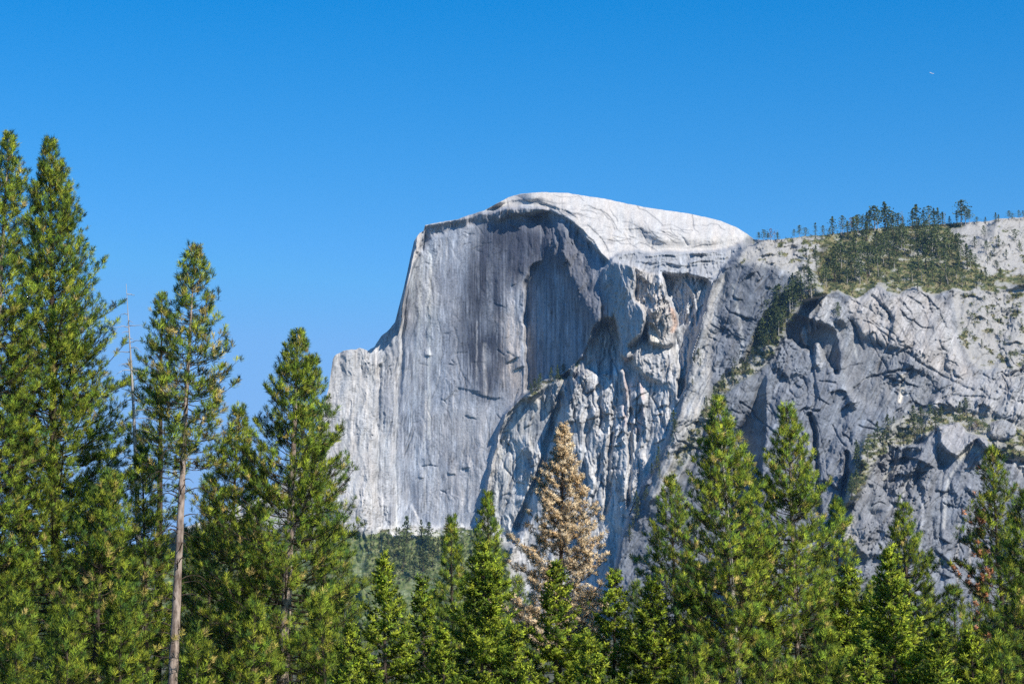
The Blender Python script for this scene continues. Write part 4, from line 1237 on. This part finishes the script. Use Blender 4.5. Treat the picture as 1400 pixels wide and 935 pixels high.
def far_proto(name, seed, shape, pal, n=240):
    """unit high tree: trunk + crown, to be scaled"""
    rng = np.random.default_rng(seed)
    root = empty(name, (0, 0, 0))
    zs = np.linspace(-0.06, 1, 9)
    tp = np.stack([0.008 * np.sin(zs * 7 + seed), 0.008 * np.cos(zs * 5 + seed), zs], -1)
    segs = [(tp, 0.016 * np.clip(1.05 - zs, 0.1, 1))]
    if shape == 'snag':
        for k in range(16):
            z, a, ln = rng.uniform(.35, .95), rng.uniform(0, 6.28), rng.uniform(.03, .12)
            segs.append((np.array([[0, 0, z], [math.cos(a) * ln, math.sin(a) * ln, z + .03]]), np.array([.006, .003])))
    V, F = tubes(segs, 5)
    mesh_np('trunk', V, F, M_BARK_GREY if shape != 'cone' else M_BARK_DARK, root)
    if shape != 'snag':
        t = rng.random(n) ** 0.8
        z0 = 0.14 if shape == 'cone' else 0.34
        z = z0 + (1 - z0) * t
        prof = (0.20 * (1 - t) ** 0.75 + 0.015) if shape == 'cone' else 0.23 * np.sqrt(np.clip(1 - (2 * t - 0.85) ** 2 / 1.4, 0.02, 1))
        lay = 0.75 + 0.35 * np.sin(t * 34 + rng.uniform(0, 6)) + 0.25 * rng.normal(size=n)
        a = rng.uniform(0, 6.283, n)
        lump = 1 + 0.3 * np.sin(2 * a + 9 * t + seed)
        r = prof * np.clip(lay * lump, .1, 1.6) * np.sqrt(rng.random(n)) * 1.15
        pts = np.stack([r * np.cos(a), r * np.sin(a), z - 0.25 * r], -1)
        c = pick(rng, pal, n) * rng.uniform(.75, 1.3, (n, 1))
        V, F, C = leaf_cloud(rng, pts, rng.uniform(.022, .044, n), c)
        mesh_np('crown', V, F, M_FARLEAF, root, colors=C)
    return root


PROTO = {'cone': [far_proto('small_conifer', 500 + k, 'cone', FAR_C) for k in range(4)],
         'round': [far_proto('small_pine', 510 + k, 'round', FAR_C) for k in range(3)],
         'yellow': [far_proto('small_conifer', 520 + k, 'cone', FAR_Y) for k in range(2)],
         'rust': [far_proto('small_dead_conifer', 530, 'round', FAR_R, 150)],
         'snag': [far_proto('small_dead_tree', 540 + k, 'snag', FAR_C) for k in range(2)]}
USED = set()
frng = np.random.default_rng(77)


def far_tree(px, py, hpx, kind, label, group=None, cat='tree'):
    src = PROTO[kind][int(frng.integers(len(PROTO[kind])))]
    x, y, z = point_on(px, py)
    hm = hpx / FPX * y * 1.1
    if src.name in USED:
        o = src.copy()
        col.objects.link(o)
        for ch in list(src.children):
            c = ch.copy()
            col.objects.link(c)
            c.parent = o
    else:
        o = src
        USED.add(src.name)
    o.location = (x, y - 0.5, z - 0.3)
    wd = hm * frng.uniform(1.0, 1.7)
    o.scale = (wd, wd, hm)
    o.rotation_euler = (0, 0, frng.uniform(0, 6.28))
    if 'group' in o:
        del o['group']
    tag(o, label, cat, group)
    return o


def sky_y(px):
    return float(np.interp(px, xs, top))


# along the skyline, left to right
for px, hp in ((1037, 12), (1044, 14), (1050, 9), (1064, 12), (1086, 12), (1094, 17), (1102, 14), (1114, 17), (1126, 15), (1134, 11), (1139, 22), (1153, 24), (1159, 17), (1166, 18), (1174, 21), (1179, 19), (1185, 24), (1190, 26), (1196, 29), (1201, 24), (1209, 32),
               (1214, 26), (1220, 22), (1227, 20), (1234, 15), (1247, 22), (1254, 29), (1262, 20), (1270, 26), (1276, 20), (1282, 23), (1288, 16), (1299, 12), (1308, 15), (1315, 30), (1320, 22), (1326, 18), (1336, 10), (1348, 8), (1361, 12), (1366, 9), (1379, 11), (1385, 9), (1394, 12), (1399, 10)):
    far_tree(px + frng.uniform(-1, 1), sky_y(px) + frng.uniform(1.5, 5), hp * 1.12, 'round' if frng.random() < .6 else 'cone', 'small dark conifer standing up against the sky along the wooded skyline', 'conifers along the skyline')
for px, hp, lb in ((1054, 17, 'pinkish dead conifer on the skyline right of the white dome'), (1164, 20, 'reddish dead conifer on the wooded skyline among green ones')):
    far_tree(px, sky_y(px) + 2, hp, 'rust', lb, cat='dead tree')
for px, hp in ((1059, 17), (1063, 16), (1150, 22), (1234, 24), (1292, 20)):
    far_tree(px, sky_y(px) + 3, hp, 'snag', 'bare white snag on the skyline between small conifers', 'bare snags on the skyline', 'dead tree')


def poly_pts(poly, n, mind, rng):
    out = []
    x0, x1 = min(p[0] for p in poly), max(p[0] for p in poly)
    y0, y1 = min(p[1] for p in poly), max(p[1] for p in poly)
    for _ in range(n * 60):
        x, y = rng.uniform(x0, x1), rng.uniform(y0, y1)
        c = False
        for i in range(len(poly)):
            (ax_, ay_), (bx_, by_) = poly[i], poly[(i + 1) % len(poly)]
            if (ay_ > y) != (by_ > y) and x < (bx_ - ax_) * (y - ay_) / (by_ - ay_) + ax_:
                c = not c
        if c and all((x - a) ** 2 + ((y - b) * 1.4) ** 2 > mind ** 2 for a, b in out):
            out.append((x, y))
            if len(out) == n:
                break
    return sorted(out, key=lambda p: p[1])


for poly, n, md, h0, h1, kinds, label, group in (
        ([(1118, 400), (1130, 370), (1150, 340), (1185, 322), (1250, 320), (1300, 330), (1330, 365), (1310, 392), (1240, 372), (1190, 380), (1160, 398)], 84, 6, 15, 36, ('cone', 'round', 'round'), 'dark green conifer in the dense stand on the grassy shelf below the skyline', 'conifers on the grassy shelf'),
        ([(1190, 385), (1300, 376), (1330, 392), (1260, 397), (1190, 397)], 12, 12, 14, 26, ('round', 'cone'), 'conifer spaced out along the lower lip of the grassy shelf', 'conifers on the lip of the grassy shelf'),
        ([(1050, 432), (1070, 408), (1092, 398), (1118, 404), (1096, 420), (1080, 440), (1062, 468), (1046, 486), (1040, 460)], 36, 6, 20, 36, ('cone', 'cone', 'round'), 'dark conifer packed into the steep wooded gully left of the shadowed alcove', 'conifers in the steep gully'),
        ([(1040, 478), (1030, 505), (1000, 528), (968, 560), (950, 590), (972, 540), (1010, 500)], 14, 9, 9, 18, ('cone', 'yellow'), 'small conifer strung along the green ramp below the wooded gully', 'conifers on the green ramp'),
        ([(1180, 640), (1190, 605), (1230, 585), (1280, 570), (1330, 566), (1300, 590), (1250, 600), (1205, 625)], 24, 9, 14, 28, ('cone', 'yellow', 'round'), 'conifer on the brushy terrace above the broken grey bastion', 'conifers on the brushy terrace'),
        ([(1158, 690), (1160, 640), (1172, 620), (1180, 640), (1170, 680)], 8, 7, 18, 30, ('cone',), 'shaded conifer in the dark cleft left of the broken grey bastion', 'conifers in the dark cleft'),
        ([(520, 790), (525, 738), (600, 734), (640, 740), (640, 800)], 26, 9, 16, 30, ('cone', 'cone', 'yellow'), 'bluish conifer on the green slope at the foot of the dome', 'conifers at the foot of the dome'),
        ([(720, 541), (740, 527), (770, 510), (776, 513), (745, 532), (724, 545)], 9, 6, 12, 21, ('yellow', 'cone'), 'pale small conifer on the grassy crest in front of the shaded dome wall', 'conifers on the grassy crest'),
        ([(925, 572), (912, 610), (890, 650), (865, 705), (852, 745), (860, 750), (890, 680), (915, 630), (932, 590)], 16, 9, 10, 24, ('cone', 'yellow'), 'small conifer clinging in the shadowed diagonal gully between the cliffs', 'conifers in the diagonal gully'),
        ([(1330, 400), (1400, 380), (1400, 330), (1350, 325), (1330, 330), (1335, 370)], 20, 8, 9, 20, ('cone', 'round'), 'conifer among pale rocks at the upper right edge of the photo', 'conifers among the upper right rocks'),
        ([(945, 495), (952, 480), (960, 500), (950, 530), (940, 545)], 4, 9, 9, 14, ('yellow',), 'tiny conifer on the bright rib left of the grey slab', 'conifers on the bright rib'),
        ([(1085, 395), (1100, 360), (1120, 340), (1130, 350), (1110, 385)], 15, 7, 9, 18, ('round', 'cone'), 'conifer on the pale ledges left of the grassy shelf', 'conifers on the pale ledges'),
        ([(1130, 430), (1150, 425), (1150, 445), (1135, 445)], 2, 9, 14, 18, ('round',), 'conifer on the roof of the shadowed alcove', 'conifers on the alcove roof'),
        ([(1312, 410), (1340, 398), (1400, 395), (1400, 500), (1345, 496), (1322, 470)], 22, 10, 6, 13, ('round', 'round', 'yellow'), 'small bushy conifer scattered over the broken rock at the right edge', 'conifers on the broken rock at the right edge'),
        ([(1320, 590), (1345, 565), (1362, 590), (1346, 606)], 4, 9, 14, 22, ('round',), 'dark bushy conifer left of the big round boulder', 'conifers beside the boulder')):
    for px, py in poly_pts(poly, n, md, frng):
        far_tree(px, py, frng.uniform(h0, h1), kinds[int(frng.integers(len(kinds)))], label, group)
far_tree(1186, 384, 11, 'rust', 'single rust coloured small tree on the grassy shelf', cat='dead tree')
far_tree(1334, 590, 14, 'rust', 'single reddish dead conifer on the rocks left of the big round boulder', cat='dead tree')
for px, py, hp in ((556, 742, 34), (586, 748, 32)):
    far_tree(px, py, hp, 'cone', 'tall dark spire-shaped conifer standing out before the pale foot of the dome', 'two spires at the foot of the dome')
for k, pr in PROTO.items():
    for o in pr:
        if o.name not in USED:
            for ch in list(o.children):
                bpy.data.objects.remove(ch)
            bpy.data.objects.remove(o)

# low brush: uncountable
rng = np.random.default_rng(5)
wgt = (VEGM * (PX < 1420) * (PX > 500) * (PY < 800)).ravel()
pk = rng.choice(wgt.size, 5200, p=wgt / wgt.sum())
base = np.stack([RX * D, D, CAMZ + RZ * D], -1).reshape(-1, 3)[pk]
m_ = 9
rad = rng.uniform(0.9, 3.0, len(pk))
pts = base[:, None] + norm(rng.normal(size=(len(pk), m_, 3))) * (rad[:, None, None] * rng.random((len(pk), m_, 1))) * np.array([1, 1, .7]) + np.array([0, -0.6, 0.5]) * rad[:, None, None]
BR = np.array([[0.060, 0.075, 0.030], [0.095, 0.105, 0.035], [0.045, 0.060, 0.030], [0.15, 0.14, 0.05], [0.16, 0.12, 0.06]])
cb_ = np.repeat(BR[rng.integers(0, 5, len(pk))], m_, 0) * rng.uniform(.7, 1.3, (len(pk) * m_, 1))
V, F, C = leaf_cloud(rng, pts.reshape(-1, 3), rng.uniform(.5, 1.2, len(pk) * m_), cb_)
tag(mesh_np('brush', V, F, M_FARLEAF, colors=C), kind='stuff')

# ------------------------------------------------------------------ a light aircraft far off in the sky
pm, pn_, pl_, pp_ = new_mat('white_paint')
pp_.inputs['Base Color'].default_value = (0.8, 0.8, 0.8, 1)
pp_.inputs['Roughness'].default_value = 0.35
plane = empty('airplane', at(1273.5, 100.5, 4000))
tag(plane, 'tiny white light aircraft high in the blue sky at the upper right', 'airplane')
s = np.linspace(-4.2, 4.2, 9)
V, F = tubes([(np.stack([s, 0 * s, 0 * s], -1), np.array([.05, .35, .6, .72, .7, .55, .38, .24, .1]))], 10)
mesh_np('fuselage', V, F, pm, plane, smooth=True)


def slab(pts, t):
    p = np.array(pts, float)
    n = len(p)
    V = np.concatenate([p - np.array(t) / 2, p + np.array(t) / 2])
    F = [np.array([[i, (i + 1) % n, n + (i + 1) % n, n + i] for i in range(n)]), np.array([list(range(n))[::-1], list(range(n, 2 * n))])]
    return V, F


for nm, pts, t in (('wing', [(-1.4, -5.4, .7), (-.2, -5.4, .7), (.1, 0, .62), (-.2, 5.4, .7), (-1.4, 5.4, .7), (-1.6, 0, .62)], (0, 0, .16)),
                   ('tailplane', [(3.2, -1.7, .2), (4.1, -1.6, .2), (4.2, 1.6, .2), (3.2, 1.7, .2)], (0, 0, .1)), ('fin', [(3.0, 0, .2), (4.2, 0, .2), (4.3, 0, 1.6), (3.8, 0, 1.6)], (0, .1, 0))):
    V, F = slab(pts, t)
    mesh_np(nm, V, F, pm, plane)
plane.rotation_euler = (R(28), R(17), R(8))

# ------------------------------------------------------------------ the far wood on the valley floor, one dark mass
rng = np.random.default_rng(9)
ntr = 2600
wy_ = 450 + 2600 * rng.random(ntr) ** 1.3
wx_ = rng.uniform(-1, 1, ntr) * (0.42 * wy_ + 160)
wz_ = ground_z(wx_, wy_)
wh_ = rng.uniform(20, 36, ntr)
nl_ = 46
t_ = rng.random((ntr, nl_)) ** 0.85
a_ = rng.uniform(0, 6.283, (ntr, nl_))
r_ = (0.17 * (1 - t_) ** 0.8 + 0.012) * np.sqrt(rng.random((ntr, nl_))) * wh_[:, None] * 1.2
pts = np.stack([wx_[:, None] + r_ * np.cos(a_), wy_[:, None] + r_ * np.sin(a_), wz_[:, None] + wh_[:, None] * (0.03 + 0.97 * t_)], -1).reshape(-1, 3)
cw_ = np.repeat(pick(rng, FAR_C, ntr) * rng.uniform(.7, 1.2, (ntr, 1)), nl_, 0) * rng.uniform(.75, 1.25, (ntr * nl_, 1))
V, F, C = leaf_cloud(rng, pts, np.repeat(wh_ * 0.055, nl_) * rng.uniform(.7, 1.4, ntr * nl_), cw_)
tag(mesh_np('far_wood', V, F, M_FARLEAF, colors=C), kind='stuff')
# ------------------------------------------------------------------ the air between here and the mountain
hz = bpy.data.materials.new('air')
hz.use_nodes = True
hn, hl = hz.node_tree.nodes, hz.node_tree.links
hn.remove(hn['Principled BSDF'])
pv = hn.new('ShaderNodeVolumePrincipled')
pv.inputs['Color'].default_value = (0.30, 0.58, 1.0, 1)
pv.inputs['Density'].default_value = 1.3e-5
pv.inputs['Anisotropy'].default_value = 0.0
hl.new(pv.outputs['Volume'], hn['Material Output'].inputs['Volume'])
X0, X1, Y0, Y1, Z0, Z1 = -9000, 9000, -9000, 9000, -60, 1500
hv = [(x, y, z) for z in (Z0, Z1) for y in (Y0, Y1) for x in (X0, X1)]
haze = mesh_np('haze', hv, np.array([(0, 2, 3, 1), (4, 5, 7, 6), (0, 1, 5, 4), (2, 6, 7, 3), (0, 4, 6, 2), (1, 3, 7, 5)]), hz)
tag(haze, kind='stuff')
